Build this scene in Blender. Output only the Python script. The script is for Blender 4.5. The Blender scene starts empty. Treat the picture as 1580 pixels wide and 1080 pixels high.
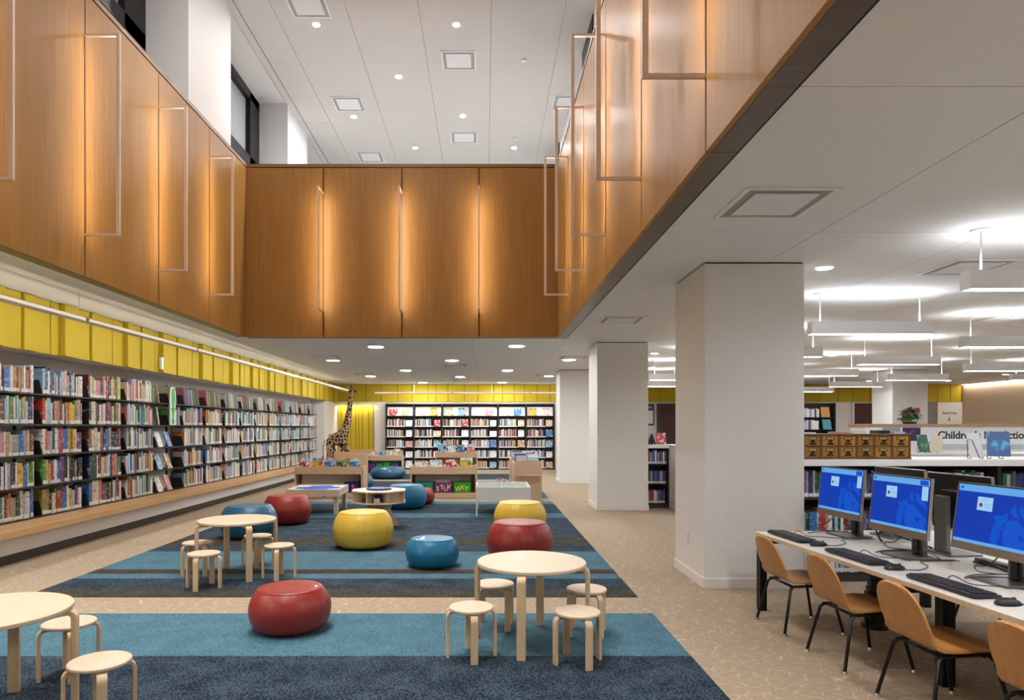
import bpy, bmesh, math, random
from math import pi, sin, cos, sqrt, atan2, radians
from mathutils import Vector, Matrix

# ------------------------------------------------------------------ camera, world, exposure
SC = bpy.context.scene
COL = SC.collection
H, F, CX, CY = 1.37, 1020.0, 748.0, 659.0      # eye height (m), focal length (px of 1580), vanishing point
cd = bpy.data.cameras.new('camera')
cam = bpy.data.objects.new('camera', cd)
COL.objects.link(cam)
cam.location = (0, 0, H)
cam.rotation_euler = (pi / 2, 0, 0)
cd.sensor_fit = 'HORIZONTAL'
cd.sensor_width = 36.0
cd.lens = F / 1580 * 36
cd.shift_x = (790 - CX) / 1580
cd.shift_y = (CY - 540) / 1580
cd.clip_start = 0.05
cd.clip_end = 200
SC.camera = cam

w = bpy.data.worlds.new('world')
SC.world = w
w.use_nodes = True
w.node_tree.nodes['Background'].inputs[0].default_value = (0.55, 0.62, 0.75, 1)
w.node_tree.nodes['Background'].inputs[1].default_value = 0.5

SC.view_settings.view_transform = 'Standard'
SC.view_settings.look = 'None'
SC.view_settings.gamma = 1
SC.view_settings.use_curve_mapping = False
SC.view_settings.exposure = 0.60
try:
    SC.cycles.use_denoising = True
    SC.cycles.max_bounces = 8
    SC.cycles.diffuse_bounces = 5
    SC.cycles.glossy_bounces = 3
    SC.cycles.sample_clamp_indirect = 6
    SC.cycles.caustics_reflective = False
    SC.cycles.caustics_refractive = False
except Exception:
    pass

# lamp strengths (W/m2 of the glowing face)
E_DOWN = 165.0      # round downlights, low ceiling
E_UP = 1000.0       # small downlights of the high ceiling
E_BAR = 50.0       # wall frames
E_PEND_DN = 27.0    # pendant bars, lower face
E_PEND_UP = 15.0    # pendant bars, upper face
E_RAIL = 30.0      # thin tube lamps in front of the yellow band
E_COVE = 14.0
P_SPOT = 400.0     # W, beam of each high-ceiling downlight

rnd = random.Random(7)


def fl(px, py):
    d = H * F / (py - CY)
    return ((px - CX) * d / F, d)


def atz(px, py, z):
    d = (H - z) * F / (py - CY)
    return ((px - CX) * d / F, d)


# ------------------------------------------------------------------ materials
MATS = {}


def new_mat(name):
    m = bpy.data.materials.new(name)
    m.use_nodes = True
    nt = m.node_tree
    b = nt.nodes['Principled BSDF']
    MATS[name] = m
    return m, nt, b


def plain(name, col, rough=0.5, metal=0.0, coat=0.0, spec=0.5, noise=0.0, nscale=30.0, bump=0.0):
    m, nt, b = new_mat(name)
    b.inputs['Roughness'].default_value = rough
    b.inputs['Metallic'].default_value = metal
    b.inputs['Coat Weight'].default_value = coat
    b.inputs['Specular IOR Level'].default_value = spec
    b.inputs['Base Color'].default_value = (*col, 1)
    tc = nt.nodes.new('ShaderNodeTexCoord')
    n = nt.nodes.new('ShaderNodeTexNoise')
    n.inputs['Scale'].default_value = nscale
    n.inputs['Detail'].default_value = 4
    nt.links.new(tc.outputs['Object'], n.inputs['Vector'])
    k = noise if noise else 0.04
    r = nt.nodes.new('ShaderNodeMix')
    r.data_type = 'RGBA'
    r.inputs[6].default_value = (*[c * (1 - k) for c in col], 1)
    r.inputs[7].default_value = (*[min(1, c * (1 + k)) for c in col], 1)
    nt.links.new(n.outputs['Fac'], r.inputs[0])
    nt.links.new(r.outputs[2], b.inputs['Base Color'])
    if bump:
        bp = nt.nodes.new('ShaderNodeBump')
        bp.inputs['Strength'].default_value = bump
        bp.inputs['Distance'].default_value = 0.002
        nt.links.new(n.outputs['Fac'], bp.inputs['Height'])
        nt.links.new(bp.outputs['Normal'], b.inputs['Normal'])
    return m


def emit(name, col, strength):
    m, nt, b = new_mat(name)
    b.inputs['Base Color'].default_value = (0.8, 0.8, 0.8, 1)
    b.inputs['Emission Color'].default_value = (*col, 1)
    b.inputs['Emission Strength'].default_value = strength
    return m


def wood(name, a, bcol, rough=0.4, coat=0.0, stretch=(14, 14, 0.7), scale=4.0, spec=0.5, per=0.0):
    m, nt, b = new_mat(name)
    b.inputs['Roughness'].default_value = rough
    b.inputs['Coat Weight'].default_value = coat
    b.inputs['Coat Roughness'].default_value = 0.27
    b.inputs['Specular IOR Level'].default_value = spec
    tc = nt.nodes.new('ShaderNodeTexCoord')
    mp = nt.nodes.new('ShaderNodeMapping')
    mp.inputs['Scale'].default_value = stretch
    n = nt.nodes.new('ShaderNodeTexNoise')
    n.inputs['Scale'].default_value = scale
    n.inputs['Detail'].default_value = 8
    n.inputs['Roughness'].default_value = 0.65
    nt.links.new(tc.outputs['Object'], mp.inputs['Vector'])
    oi = nt.nodes.new('ShaderNodeObjectInfo')
    ad = nt.nodes.new('ShaderNodeVectorMath')
    ad.operation = 'ADD'
    sc = nt.nodes.new('ShaderNodeVectorMath')
    sc.operation = 'SCALE'
    sc.inputs[0].default_value = (37, 23, 11)
    nt.links.new(oi.outputs['Random'], sc.inputs['Scale'])
    nt.links.new(mp.outputs['Vector'], ad.inputs[0])
    nt.links.new(sc.outputs['Vector'], ad.inputs[1])
    nt.links.new(ad.outputs['Vector'], n.inputs['Vector'])
    cr = nt.nodes.new('ShaderNodeValToRGB')
    cr.color_ramp.elements[0].position = 0.3
    cr.color_ramp.elements[1].position = 0.72
    cr.color_ramp.elements[0].color = (*a, 1)
    cr.color_ramp.elements[1].color = (*bcol, 1)
    nt.links.new(n.outputs['Fac'], cr.inputs['Fac'])
    if per:
        hs = nt.nodes.new('ShaderNodeHueSaturation')
        mr = nt.nodes.new('ShaderNodeMapRange')
        mr.inputs['To Min'].default_value = 1 - per
        mr.inputs['To Max'].default_value = 1 + per
        nt.links.new(oi.outputs['Random'], mr.inputs['Value'])
        nt.links.new(mr.outputs['Result'], hs.inputs['Value'])
        nt.links.new(cr.outputs['Color'], hs.inputs['Color'])
        nt.links.new(hs.outputs['Color'], b.inputs['Base Color'])
    else:
        nt.links.new(cr.outputs['Color'], b.inputs['Base Color'])
    return m


def carpet_mat(name, a, bcol, scale=130):
    m, nt, b = new_mat(name)
    b.inputs['Roughness'].default_value = 0.95
    b.inputs['Specular IOR Level'].default_value = 0.1
    tc = nt.nodes.new('ShaderNodeTexCoord')
    n = nt.nodes.new('ShaderNodeTexNoise')
    n.inputs['Scale'].default_value = scale
    n.inputs['Detail'].default_value = 3
    mp = nt.nodes.new('ShaderNodeMapping')
    mp.inputs['Rotation'].default_value = (0, 0, 0.6)
    mp.inputs['Scale'].default_value = (1.0, 0.45, 1)
    nt.links.new(tc.outputs['Object'], mp.inputs['Vector'])
    nt.links.new(mp.outputs['Vector'], n.inputs['Vector'])
    n2 = nt.nodes.new('ShaderNodeTexNoise')
    n2.inputs['Scale'].default_value = 5
    n2.inputs['Detail'].default_value = 5
    nt.links.new(tc.outputs['Object'], n2.inputs['Vector'])
    ad = nt.nodes.new('ShaderNodeMath')
    ad.operation = 'MULTIPLY_ADD'
    ad.inputs[1].default_value = 0.35
    nt.links.new(n2.outputs['Fac'], ad.inputs[0])
    nt.links.new(n.outputs['Fac'], ad.inputs[2])
    cr = nt.nodes.new('ShaderNodeValToRGB')
    cr.color_ramp.elements[0].position = 0.55
    cr.color_ramp.elements[1].position = 0.82
    cr.color_ramp.elements[0].color = (*a, 1)
    cr.color_ramp.elements[1].color = (*bcol, 1)
    nt.links.new(ad.outputs['Value'], cr.inputs['Fac'])
    nt.links.new(cr.outputs['Color'], b.inputs['Base Color'])
    bp = nt.nodes.new('ShaderNodeBump')
    bp.inputs['Strength'].default_value = 0.4
    bp.inputs['Distance'].default_value = 0.004
    nt.links.new(n.outputs['Fac'], bp.inputs['Height'])
    nt.links.new(bp.outputs['Normal'], b.inputs['Normal'])
    return m


def floor_mat():
    m, nt, b = new_mat('beige_floor')
    b.inputs['Roughness'].default_value = 0.85
    b.inputs['Specular IOR Level'].default_value = 0.2
    tc = nt.nodes.new('ShaderNodeTexCoord')
    dn = nt.nodes.new('ShaderNodeTexNoise')
    dn.inputs['Scale'].default_value = 7
    dn.inputs['Detail'].default_value = 2
    nt.links.new(tc.outputs['Object'], dn.inputs['Vector'])
    mx = nt.nodes.new('ShaderNodeMix')
    mx.data_type = 'RGBA'
    mx.inputs[0].default_value = 0.05
    nt.links.new(tc.outputs['Object'], mx.inputs[6])
    nt.links.new(dn.outputs['Color'], mx.inputs[7])
    v = nt.nodes.new('ShaderNodeTexVoronoi')
    v.feature = 'DISTANCE_TO_EDGE'
    v.inputs['Scale'].default_value = 10.5
    nt.links.new(mx.outputs[2], v.inputs['Vector'])
    lt = nt.nodes.new('ShaderNodeMath')
    lt.operation = 'LESS_THAN'
    lt.inputs[1].default_value = 0.021
    nt.links.new(v.outputs['Distance'], lt.inputs[0])
    n2 = nt.nodes.new('ShaderNodeTexNoise')
    n2.inputs['Scale'].default_value = 17
    nt.links.new(tc.outputs['Object'], n2.inputs['Vector'])
    gt = nt.nodes.new('ShaderNodeMapRange')
    gt.inputs['From Min'].default_value = 0.40
    gt.inputs['From Max'].default_value = 0.58
    nt.links.new(n2.outputs['Fac'], gt.inputs['Value'])
    mu = nt.nodes.new('ShaderNodeMath')
    mu.operation = 'MULTIPLY'
    nt.links.new(lt.outputs['Value'], mu.inputs[0])
    nt.links.new(gt.outputs['Result'], mu.inputs[1])
    st = nt.nodes.new('ShaderNodeMapping')
    st.inputs['Scale'].default_value = (14, 60, 1)
    nt.links.new(tc.outputs['Object'], st.inputs['Vector'])
    n3 = nt.nodes.new('ShaderNodeTexNoise')
    n3.inputs['Scale'].default_value = 1.2
    n3.inputs['Detail'].default_value = 5
    nt.links.new(st.outputs['Vector'], n3.inputs['Vector'])
    base = nt.nodes.new('ShaderNodeValToRGB')
    base.color_ramp.elements[0].position = 0.3
    base.color_ramp.elements[1].position = 0.7
    base.color_ramp.elements[0].color = (0.275, 0.21, 0.148, 1)
    base.color_ramp.elements[1].color = (0.375, 0.297, 0.216, 1)
    nt.links.new(n3.outputs['Fac'], base.inputs['Fac'])
    fin = nt.nodes.new('ShaderNodeMix')
    fin.data_type = 'RGBA'
    fin.inputs[7].default_value = (0.52, 0.42, 0.30, 1)
    nt.links.new(mu.outputs['Value'], fin.inputs[0])
    nt.links.new(base.outputs['Color'], fin.inputs[6])
    nt.links.new(fin.outputs[2], b.inputs['Base Color'])
    return m


def attr_mat(name, rough=0.55):
    m, nt, b = new_mat(name)
    b.inputs['Roughness'].default_value = rough
    a = nt.nodes.new('ShaderNodeVertexColor')
    a.layer_name = 'Col'
    nt.links.new(a.outputs['Color'], b.inputs['Base Color'])
    return m


def cover_mat(name, c1, c2, scale=9):
    m, nt, b = new_mat(name)
    b.inputs['Roughness'].default_value = 0.4
    tc = nt.nodes.new('ShaderNodeTexCoord')
    n = nt.nodes.new('ShaderNodeTexNoise')
    n.inputs['Scale'].default_value = scale
    n.inputs['Detail'].default_value = 2
    nt.links.new(tc.outputs['Object'], n.inputs['Vector'])
    cr = nt.nodes.new('ShaderNodeValToRGB')
    cr.color_ramp.elements[0].position = 0.48
    cr.color_ramp.elements[1].position = 0.56
    cr.color_ramp.elements[0].color = (*c1, 1)
    cr.color_ramp.elements[1].color = (*c2, 1)
    nt.links.new(n.outputs['Fac'], cr.inputs['Fac'])
    nt.links.new(cr.outputs['Color'], b.inputs['Base Color'])
    return m


def giraffe_mat():
    m, nt, b = new_mat('giraffe_hide')
    b.inputs['Roughness'].default_value = 0.9
    tc = nt.nodes.new('ShaderNodeTexCoord')
    v = nt.nodes.new('ShaderNodeTexVoronoi')
    v.feature = 'DISTANCE_TO_EDGE'
    v.inputs['Scale'].default_value = 11
    nt.links.new(tc.outputs['Object'], v.inputs['Vector'])
    cr = nt.nodes.new('ShaderNodeValToRGB')
    cr.color_ramp.elements[0].position = 0.10
    cr.color_ramp.elements[1].position = 0.17
    cr.color_ramp.elements[0].color = (0.48, 0.33, 0.19, 1)
    cr.color_ramp.elements[1].color = (0.035, 0.018, 0.01, 1)
    nt.links.new(v.outputs['Distance'], cr.inputs['Fac'])
    nt.links.new(cr.outputs['Color'], b.inputs['Base Color'])
    return m


PANEL = wood('balcony_wood', (0.30, 0.150, 0.040), (0.425, 0.220, 0.062), rough=0.5, coat=0.13, stretch=(16, 16, 0.5), scale=3.0, per=0.04, spec=0.2)
PANEL_TRIM = wood('balcony_wood_trim', (0.20, 0.09, 0.03), (0.29, 0.14, 0.05), rough=0.4, stretch=(1, 1, 12), scale=4.0)
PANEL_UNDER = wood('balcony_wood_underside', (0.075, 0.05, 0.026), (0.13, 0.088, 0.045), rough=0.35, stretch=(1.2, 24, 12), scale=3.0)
BIRCH = wood('birch_ply', (0.62, 0.495, 0.36), (0.69, 0.57, 0.43), rough=0.42, stretch=(3, 16, 3), scale=3.0)
BIRCH_LEG = wood('birch_bent_leg', (0.62, 0.44, 0.26), (0.73, 0.56, 0.36), rough=0.42, stretch=(16, 16, 1.0), scale=3.0)
CHAIRW = wood('beech_shell', (0.40, 0.18, 0.05), (0.52, 0.26, 0.08), rough=0.35, stretch=(3, 22, 3), scale=3.0, coat=0.1)
BENCHW = wood('bench_wood', (0.50, 0.29, 0.12), (0.64, 0.40, 0.19), rough=0.45, stretch=(20, 1.2, 20), scale=2.5, per=0.06)
BINW = wood('browser_maple', (0.55, 0.37, 0.23), (0.66, 0.47, 0.31), rough=0.45, stretch=(1.5, 10, 10), scale=3.0)
CATW = wood('catalog_oak_case', (0.10, 0.040, 0.012), (0.18, 0.075, 0.022), rough=0.4, stretch=(2, 12, 12), scale=4.0)
CATD = wood('catalog_oak_drawer', (0.24, 0.105, 0.016), (0.40, 0.19, 0.03), rough=0.4, stretch=(3, 12, 14), scale=4.0, per=0.3)
CAPW = wood('counter_cap_wood', (0.34, 0.17, 0.07), (0.46, 0.25, 0.12), rough=0.45, stretch=(1, 12, 12), scale=3.0)
WHITE = plain('white_paint', (0.70, 0.68, 0.66), 0.7)
PIERW = plain('pier_white_paint', (0.84, 0.84, 0.85), 0.6)
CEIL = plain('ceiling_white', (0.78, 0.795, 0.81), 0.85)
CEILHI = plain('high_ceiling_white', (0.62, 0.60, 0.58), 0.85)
BASEB = plain('baseboard_white', (0.78, 0.75, 0.73), 0.45)
COLUMN = plain('column_paint', (0.76, 0.755, 0.75), 0.55)
YELLOW = plain('yellow_felt', (0.47, 0.345, 0.008), 0.75, noise=0.06, nscale=60)
DARK = plain('dark_gap', (0.015, 0.013, 0.012), 0.8)
TOEKICK = plain('dark_bronze_toe_kick', (0.045, 0.035, 0.025), 0.5)
SHELFM = plain('black_steel_shelf', (0.03, 0.026, 0.022), 0.45, metal=0.3)
SHELFL = plain('shelf_lip_light', (0.60, 0.60, 0.60), 0.5)
BLACK = plain('black_plastic', (0.012, 0.012, 0.013), 0.4)
BLACKM = plain('black_steel', (0.012, 0.012, 0.013), 0.35, metal=0.5)
CHROME = plain('chrome', (0.75, 0.75, 0.75), 0.15, metal=1.0)
SILVER = plain('silver_plastic', (0.42, 0.42, 0.44), 0.35, metal=0.7)
STAND = plain('stand_grey_metal', (0.20, 0.195, 0.20), 0.35, metal=0.8)
BEZEL = plain('monitor_taupe_bezel', (0.20, 0.15, 0.11), 0.5)
LAM = plain('desk_white_laminate', (0.72, 0.69, 0.65), 0.4)
LAMW = plain('white_laminate', (0.84, 0.84, 0.85), 0.4)
EDGEP = wood('desk_ply_edge', (0.60, 0.46, 0.30), (0.72, 0.58, 0.40), rough=0.5)
LAMPW = plain('lamp_white', (0.80, 0.80, 0.80), 0.4)
RED = plain('red_vinyl', (0.26, 0.020, 0.016), 0.42, coat=0.08, noise=0.03)
BLUEV = plain('blue_vinyl', (0.004, 0.145, 0.29), 0.40, coat=0.12, noise=0.03)
TEALV = plain('teal_blue_vinyl', (0.015, 0.105, 0.20), 0.36, coat=0.1, noise=0.03)
YELV = plain('yellow_vinyl', (0.66, 0.44, 0.045), 0.42, coat=0.08, noise=0.03)
PAGES = plain('book_pages', (0.72, 0.68, 0.58), 0.8)
LABELW = plain('spine_label_white', (0.80, 0.80, 0.80), 0.5)
DOORM = plain('maroon_door', (0.055, 0.012, 0.014), 0.5)
TANW = plain('tan_stone_wall', (0.52, 0.40, 0.30), 0.7, noise=0.08, nscale=8)
WINF = plain('black_window_frame', (0.010, 0.010, 0.012), 0.35, metal=0.4)
PALEGL = plain('frosted_window_pane', (0.48, 0.50, 0.54), 0.25)
NAVYP = plain('navy_plastic', (0.010, 0.012, 0.16), 0.35)
GREENG = plain('pale_green_lining', (0.50, 0.68, 0.62), 0.3)
PURP = plain('purple_bin', (0.14, 0.012, 0.20), 0.4)
GRNB = plain('green_bin', (0.012, 0.30, 0.020), 0.4)
TEALB = plain('teal_bin', (0.010, 0.22, 0.16), 0.4)
LETY = plain('letter_yellow', (0.80, 0.62, 0.10), 0.5)
LETO = plain('letter_orange', (0.80, 0.10, 0.04), 0.5)
INK = plain('sign_ink', (0.035, 0.03, 0.03), 0.5)
GREYB = plain('grey_board', (0.055, 0.06, 0.07), 0.5)
LEAFM = plain('plant_leaf_green', (0.07, 0.15, 0.045), 0.5, noise=0.4, nscale=40)
FLOWR = plain('red_flower', (0.40, 0.012, 0.016), 0.5)
FLOOR = floor_mat()
C_DARK = carpet_mat('carpet_slate', (0.006, 0.013, 0.024), (0.056, 0.082, 0.112))
C_BLUE = carpet_mat('carpet_blue', (0.046, 0.112, 0.155), (0.092, 0.190, 0.245))
C_OLIVE = carpet_mat('carpet_olive', (0.020, 0.019, 0.017), (0.080, 0.074, 0.056))
C_BROWN = carpet_mat('carpet_brown', (0.030, 0.021, 0.020), (0.085, 0.058, 0.048))
BOOKS = attr_mat('mixed_books')
HIDE = giraffe_mat()
M_DOWN = emit('downlight_glow', (1.0, 0.975, 0.94), E_DOWN)
M_UP = emit('high_downlight_glow', (1.0, 0.965, 0.925), E_UP)
M_BAR = emit('wall_frame_glow', (1.0, 0.84, 0.66), E_BAR)
M_PDN = emit('pendant_glow', (0.96, 0.98, 1.0), E_PEND_DN)
M_PUP = emit('pendant_uplight_glow', (0.96, 0.98, 1.0), E_PEND_UP)
M_RAIL = emit('tube_glow', (1.0, 0.96, 0.89), E_RAIL)
M_LENS = emit('tube_lens_glow', (1.0, 0.86, 0.68), 0.42)
M_COVE = emit('cove_glow', (1.0, 0.90, 0.76), E_COVE)
S_BLUE = emit('screen_blue', (0.0, 0.042, 0.44), 0.62)
S_LION = emit('screen_lion_blue', (0.0, 0.085, 0.62), 0.62)
S_BAR = emit('screen_light_blue', (0.14, 0.42, 0.85), 0.60)
S_BOX = emit('screen_white_box', (0.38, 0.66, 0.92), 0.60)
S_RED = emit('screen_red_dot', (0.16, 0.02, 0.07), 0.8)
S_TXT = emit('screen_text_grey', (0.14, 0.36, 0.70), 0.8)
for _m in (S_BLUE, S_LION, S_BAR, S_BOX, S_RED, S_TXT):
    _m.node_tree.nodes['Principled BSDF'].inputs['Base Color'].default_value = (0.01, 0.01, 0.01, 1)
    _m.node_tree.nodes['Principled BSDF'].inputs['Roughness'].default_value = 0.6
    _m.node_tree.nodes['Principled BSDF'].inputs['Specular IOR Level'].default_value = 0.1

PAL = {
    'W': ('white', (0.78, 0.78, 0.79)), 'C': ('cream', (0.66, 0.58, 0.44)), 'Y': ('yellow', (0.70, 0.46, 0.04)),
    'O': ('orange', (0.55, 0.17, 0.04)), 'R': ('red', (0.42, 0.025, 0.025)), 'M': ('maroon', (0.16, 0.02, 0.03)),
    'P': ('pink', (0.58, 0.20, 0.24)), 'V': ('purple', (0.13, 0.05, 0.20)), 'L': ('lavender', (0.42, 0.42, 0.62)),
    'N': ('navy', (0.02, 0.03, 0.11)), 'B': ('blue', (0.03, 0.15, 0.42)), 'S': ('sky blue', (0.30, 0.50, 0.66)),
    'T': ('teal', (0.05, 0.23, 0.26)), 'G': ('green', (0.07, 0.25, 0.06)), 'E': ('dark green', (0.015, 0.07, 0.035)),
    'U': ('brown', (0.15, 0.065, 0.03)), 'A': ('tan', (0.45, 0.28, 0.12)), 'K': ('black', (0.018, 0.016, 0.018)),
    'g': ('grey', (0.30, 0.31, 0.32)), 'o': ('olive', (0.28, 0.24, 0.05)), 'l': ('light green', (0.34, 0.46, 0.22)),
}


def book_cloth(name, col):
    """book cover colour with blotches of printed title and picture, different on every book"""
    m, nt, b = new_mat(name)
    b.inputs['Roughness'].default_value = 0.42
    tc = nt.nodes.new('ShaderNodeTexCoord')
    mp = nt.nodes.new('ShaderNodeMapping')
    mp.inputs['Scale'].default_value = (1.6, 0.8, 6.5)
    oi = nt.nodes.new('ShaderNodeObjectInfo')
    sc = nt.nodes.new('ShaderNodeVectorMath')
    sc.operation = 'SCALE'
    sc.inputs[0].default_value = (61, 17, 43)
    ad = nt.nodes.new('ShaderNodeVectorMath')
    n = nt.nodes.new('ShaderNodeTexNoise')
    n.inputs['Scale'].default_value = 1.0
    n.inputs['Detail'].default_value = 2
    cr = nt.nodes.new('ShaderNodeValToRGB')
    lum = sum(col) / 3
    alt = tuple(min(0.7, c * 0.6 + 0.24) for c in col) if lum < 0.35 else tuple(c * 0.5 for c in col)
    cr.color_ramp.interpolation = 'CONSTANT'
    e = cr.color_ramp.elements
    e[0].position = 0.0
    e[0].color = (*[c * 0.75 for c in col], 1)
    e[1].position = 0.40
    e[1].color = (*col, 1)
    q = e.new(0.60)
    q.color = (*alt, 1)
    nt.links.new(oi.outputs['Random'], sc.inputs['Scale'])
    nt.links.new(tc.outputs['Object'], mp.inputs['Vector'])
    nt.links.new(mp.outputs['Vector'], ad.inputs[0])
    nt.links.new(sc.outputs['Vector'], ad.inputs[1])
    nt.links.new(ad.outputs['Vector'], n.inputs['Vector'])
    nt.links.new(n.outputs['Fac'], cr.inputs['Fac'])
    nt.links.new(cr.outputs['Color'], b.inputs['Base Color'])
    return m


PALM = {k: plain('paint_' + v[0].replace(' ', '_'), v[1], 0.45, noise=0.1, nscale=25) for k, v in PAL.items()}
CLOTH = {k: book_cloth('book_cloth_' + v[0].replace(' ', '_'), v[1]) for k, v in PAL.items()}


# ------------------------------------------------------------------ mesh helpers
class MB:
    def __init__(s):
        s.v, s.f, s.c = [], [], []

    def box(s, x0, x1, y0, y1, z0, z1, col=None, M=None):
        p = [(x0, y0, z0), (x1, y0, z0), (x1, y1, z0), (x0, y1, z0), (x0, y0, z1), (x1, y0, z1), (x1, y1, z1), (x0, y1, z1)]
        if M is not None:
            p = [tuple(M @ Vector(q)) for q in p]
        b = len(s.v)
        s.v += p
        for q in ((0, 3, 2, 1), (4, 5, 6, 7), (0, 1, 5, 4), (1, 2, 6, 5), (2, 3, 7, 6), (3, 0, 4, 7)):
            s.f.append(tuple(b + i for i in q))
            s.c.append(col)
        return s

    def face(s, pts, col=None):
        b = len(s.v)
        s.v += [tuple(p) for p in pts]
        s.f.append(tuple(range(b, b + len(pts))))
        s.c.append(col)
        return s

    def prism(s, pts, z0, z1, M=None, col=None):
        """polygon pts (x,y) counter-clockwise, extruded z0..z1"""
        n = len(pts)
        b = len(s.v)
        P = [(x, y, z0) for x, y in pts] + [(x, y, z1) for x, y in pts]
        if M is not None:
            P = [tuple(M @ Vector(q)) for q in P]
        s.v += P
        s.f.append(tuple(b + i for i in reversed(range(n))))
        s.f.append(tuple(b + n + i for i in range(n)))
        s.c += [col, col]
        for i in range(n):
            j = (i + 1) % n
            s.f.append((b + i, b + j, b + n + j, b + n + i))
            s.c.append(col)
        return s

    def cyl(s, x, y, z0, z1, r, n=20, r1=None, M=None):
        r1 = r if r1 is None else r1
        b = len(s.v)
        P = [(x + r * cos(2 * pi * i / n), y + r * sin(2 * pi * i / n), z0) for i in range(n)]
        P += [(x + r1 * cos(2 * pi * i / n), y + r1 * sin(2 * pi * i / n), z1) for i in range(n)]
        if M is not None:
            P = [tuple(M @ Vector(q)) for q in P]
        s.v += P
        s.f.append(tuple(b + i for i in reversed(range(n))))
        s.f.append(tuple(b + n + i for i in range(n)))
        s.c += [None, None]
        for i in range(n):
            j = (i + 1) % n
            s.f.append((b + i, b + j, b + n + j, b + n + i))
            s.c.append(None)
        return s

    def tube(s, pts, r, n=8, cap=True):
        pts = [Vector(p) for p in pts]
        b = len(s.v)
        prev = None
        for i, p in enumerate(pts):
            t = (pts[min(i + 1, len(pts) - 1)] - pts[max(i - 1, 0)]).normalized()
            if prev is None:
                up = Vector((0, 0, 1)) if abs(t.z) < 0.9 else Vector((1, 0, 0))
                a = t.cross(up).normalized()
            else:
                a = (prev - t * prev.dot(t)).normalized()
            prev = a
            c = t.cross(a)
            rr = r[i] if isinstance(r, (list, tuple)) else r
            for k in range(n):
                th = 2 * pi * k / n
                s.v.append(tuple(p + a * (rr * cos(th)) + c * (rr * sin(th))))
        for i in range(len(pts) - 1):
            for k in range(n):
                k2 = (k + 1) % n
                s.f.append((b + i * n + k, b + i * n + k2, b + (i + 1) * n + k2, b + (i + 1) * n + k))
                s.c.append(None)
        if cap:
            s.f.append(tuple(b + k for k in reversed(range(n))))
            s.f.append(tuple(b + (len(pts) - 1) * n + k for k in range(n)))
            s.c += [None, None]
        return s

    def lathe(s, prof, n=48, mod=None, M=None):
        b = len(s.v)
        m = len(prof)
        for i in range(n):
            a = 2 * pi * i / n
            for (r, z) in prof:
                k = mod(a, r, z) if mod else 1
                q = (r * k * cos(a), r * k * sin(a), z)
                if M is not None:
                    q = tuple(M @ Vector(q))
                s.v.append(q)
        for i in range(n):
            j = (i + 1) % n
            for q in range(m - 1):
                s.f.append((b + i * m + q, b + j * m + q, b + j * m + q + 1, b + i * m + q + 1))
                s.c.append(None)
        return s

    def mesh(s, name, mat, smooth=False, colors=False):
        me = bpy.data.meshes.new(name)
        me.from_pydata(s.v, [], s.f)
        if mat:
            me.materials.append(mat)
        if colors:
            ca = me.color_attributes.new('Col', 'FLOAT_COLOR', 'CORNER')
            data = []
            for f, c in zip(s.f, s.c):
                data += list((*(c or (0.5, 0.5, 0.5)), 1.0)) * len(f)
            ca.data.foreach_set('color', data)
        if smooth:
            me.polygons.foreach_set('use_smooth', [True] * len(me.polygons))
        me.update()
        return me

    def build(s, name, mat, parent=None, smooth=False, loc=None, rot=None, bevel=0.0, colors=False, auto=False):
        me = s.mesh(name, mat, smooth, colors)
        if auto:
            me.set_sharp_from_angle(angle=radians(35))
        o = bpy.data.objects.new(name, me)
        COL.objects.link(o)
        if parent is not None:
            o.parent = parent
        if loc is not None:
            o.location = loc
        if rot is not None:
            o.rotation_euler = rot
        if bevel:
            bv = o.modifiers.new('bevel', 'BEVEL')
            bv.width = bevel
            bv.segments = 2
            bv.limit_method = 'ANGLE'
        return o


def tag(o, label, cat, group=None, kind=None):
    if label:
        o['label'] = label
    if cat:
        o['category'] = cat
    if group:
        o['group'] = group
    if kind:
        o['kind'] = kind
    return o


def thing(name, label, cat, loc=(0, 0, 0), rz=0.0, group=None):
    o = bpy.data.objects.new(name, None)
    o.empty_display_size = 0.1
    COL.objects.link(o)
    o.location = loc
    o.rotation_euler = (0, 0, rz)
    return tag(o, label, cat, group)


def struct(o):
    o['kind'] = 'structure'
    return o


def bx(name, mat, b, parent=None, bevel=0.0, **kw):
    return MB().box(*b).build(name, mat, parent, bevel=bevel, **kw)


def sbox(name, mat, b, parent=None, bevel=0.0):
    o = bx(name, mat, b, parent, bevel)
    if parent is None:
        struct(o)
    return o


def sempty(name):
    o = bpy.data.objects.new(name, None)
    COL.objects.link(o)
    return struct(o)


def copy_tree(o, parent=None):
    c = o.copy()
    COL.objects.link(c)
    c.parent = parent
    for ch in o.children:
        copy_tree(ch, c)
    return c


def text_obj(name, body, size, mat, parent, loc, rot, extrude=0.001, bold=False, space=1.0):
    cu = bpy.data.curves.new('t', 'FONT')
    cu.body = body
    cu.size = size
    cu.extrude = extrude
    cu.resolution_u = 3
    cu.space_character = space
    if bold:
        cu.offset = size * 0.026
    t = bpy.data.objects.new('t', cu)
    COL.objects.link(t)
    dg = bpy.context.evaluated_depsgraph_get()
    me = bpy.data.meshes.new_from_object(t.evaluated_get(dg))
    bpy.data.objects.remove(t)
    me.name = name
    me.materials.clear()
    me.materials.append(mat)
    o = bpy.data.objects.new(name, me)
    COL.objects.link(o)
    o.parent = parent
    o.location = loc
    o.rotation_euler = rot
    return o


ORD = ['zeroth', 'first', 'second', 'third', 'fourth', 'fifth', 'sixth', 'seventh', 'eighth', 'ninth', 'tenth', 'eleventh', 'twelfth',
       'thirteenth', 'fourteenth', 'fifteenth', 'sixteenth', 'seventeenth', 'eighteenth', 'nineteenth', 'twentieth']


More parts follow.
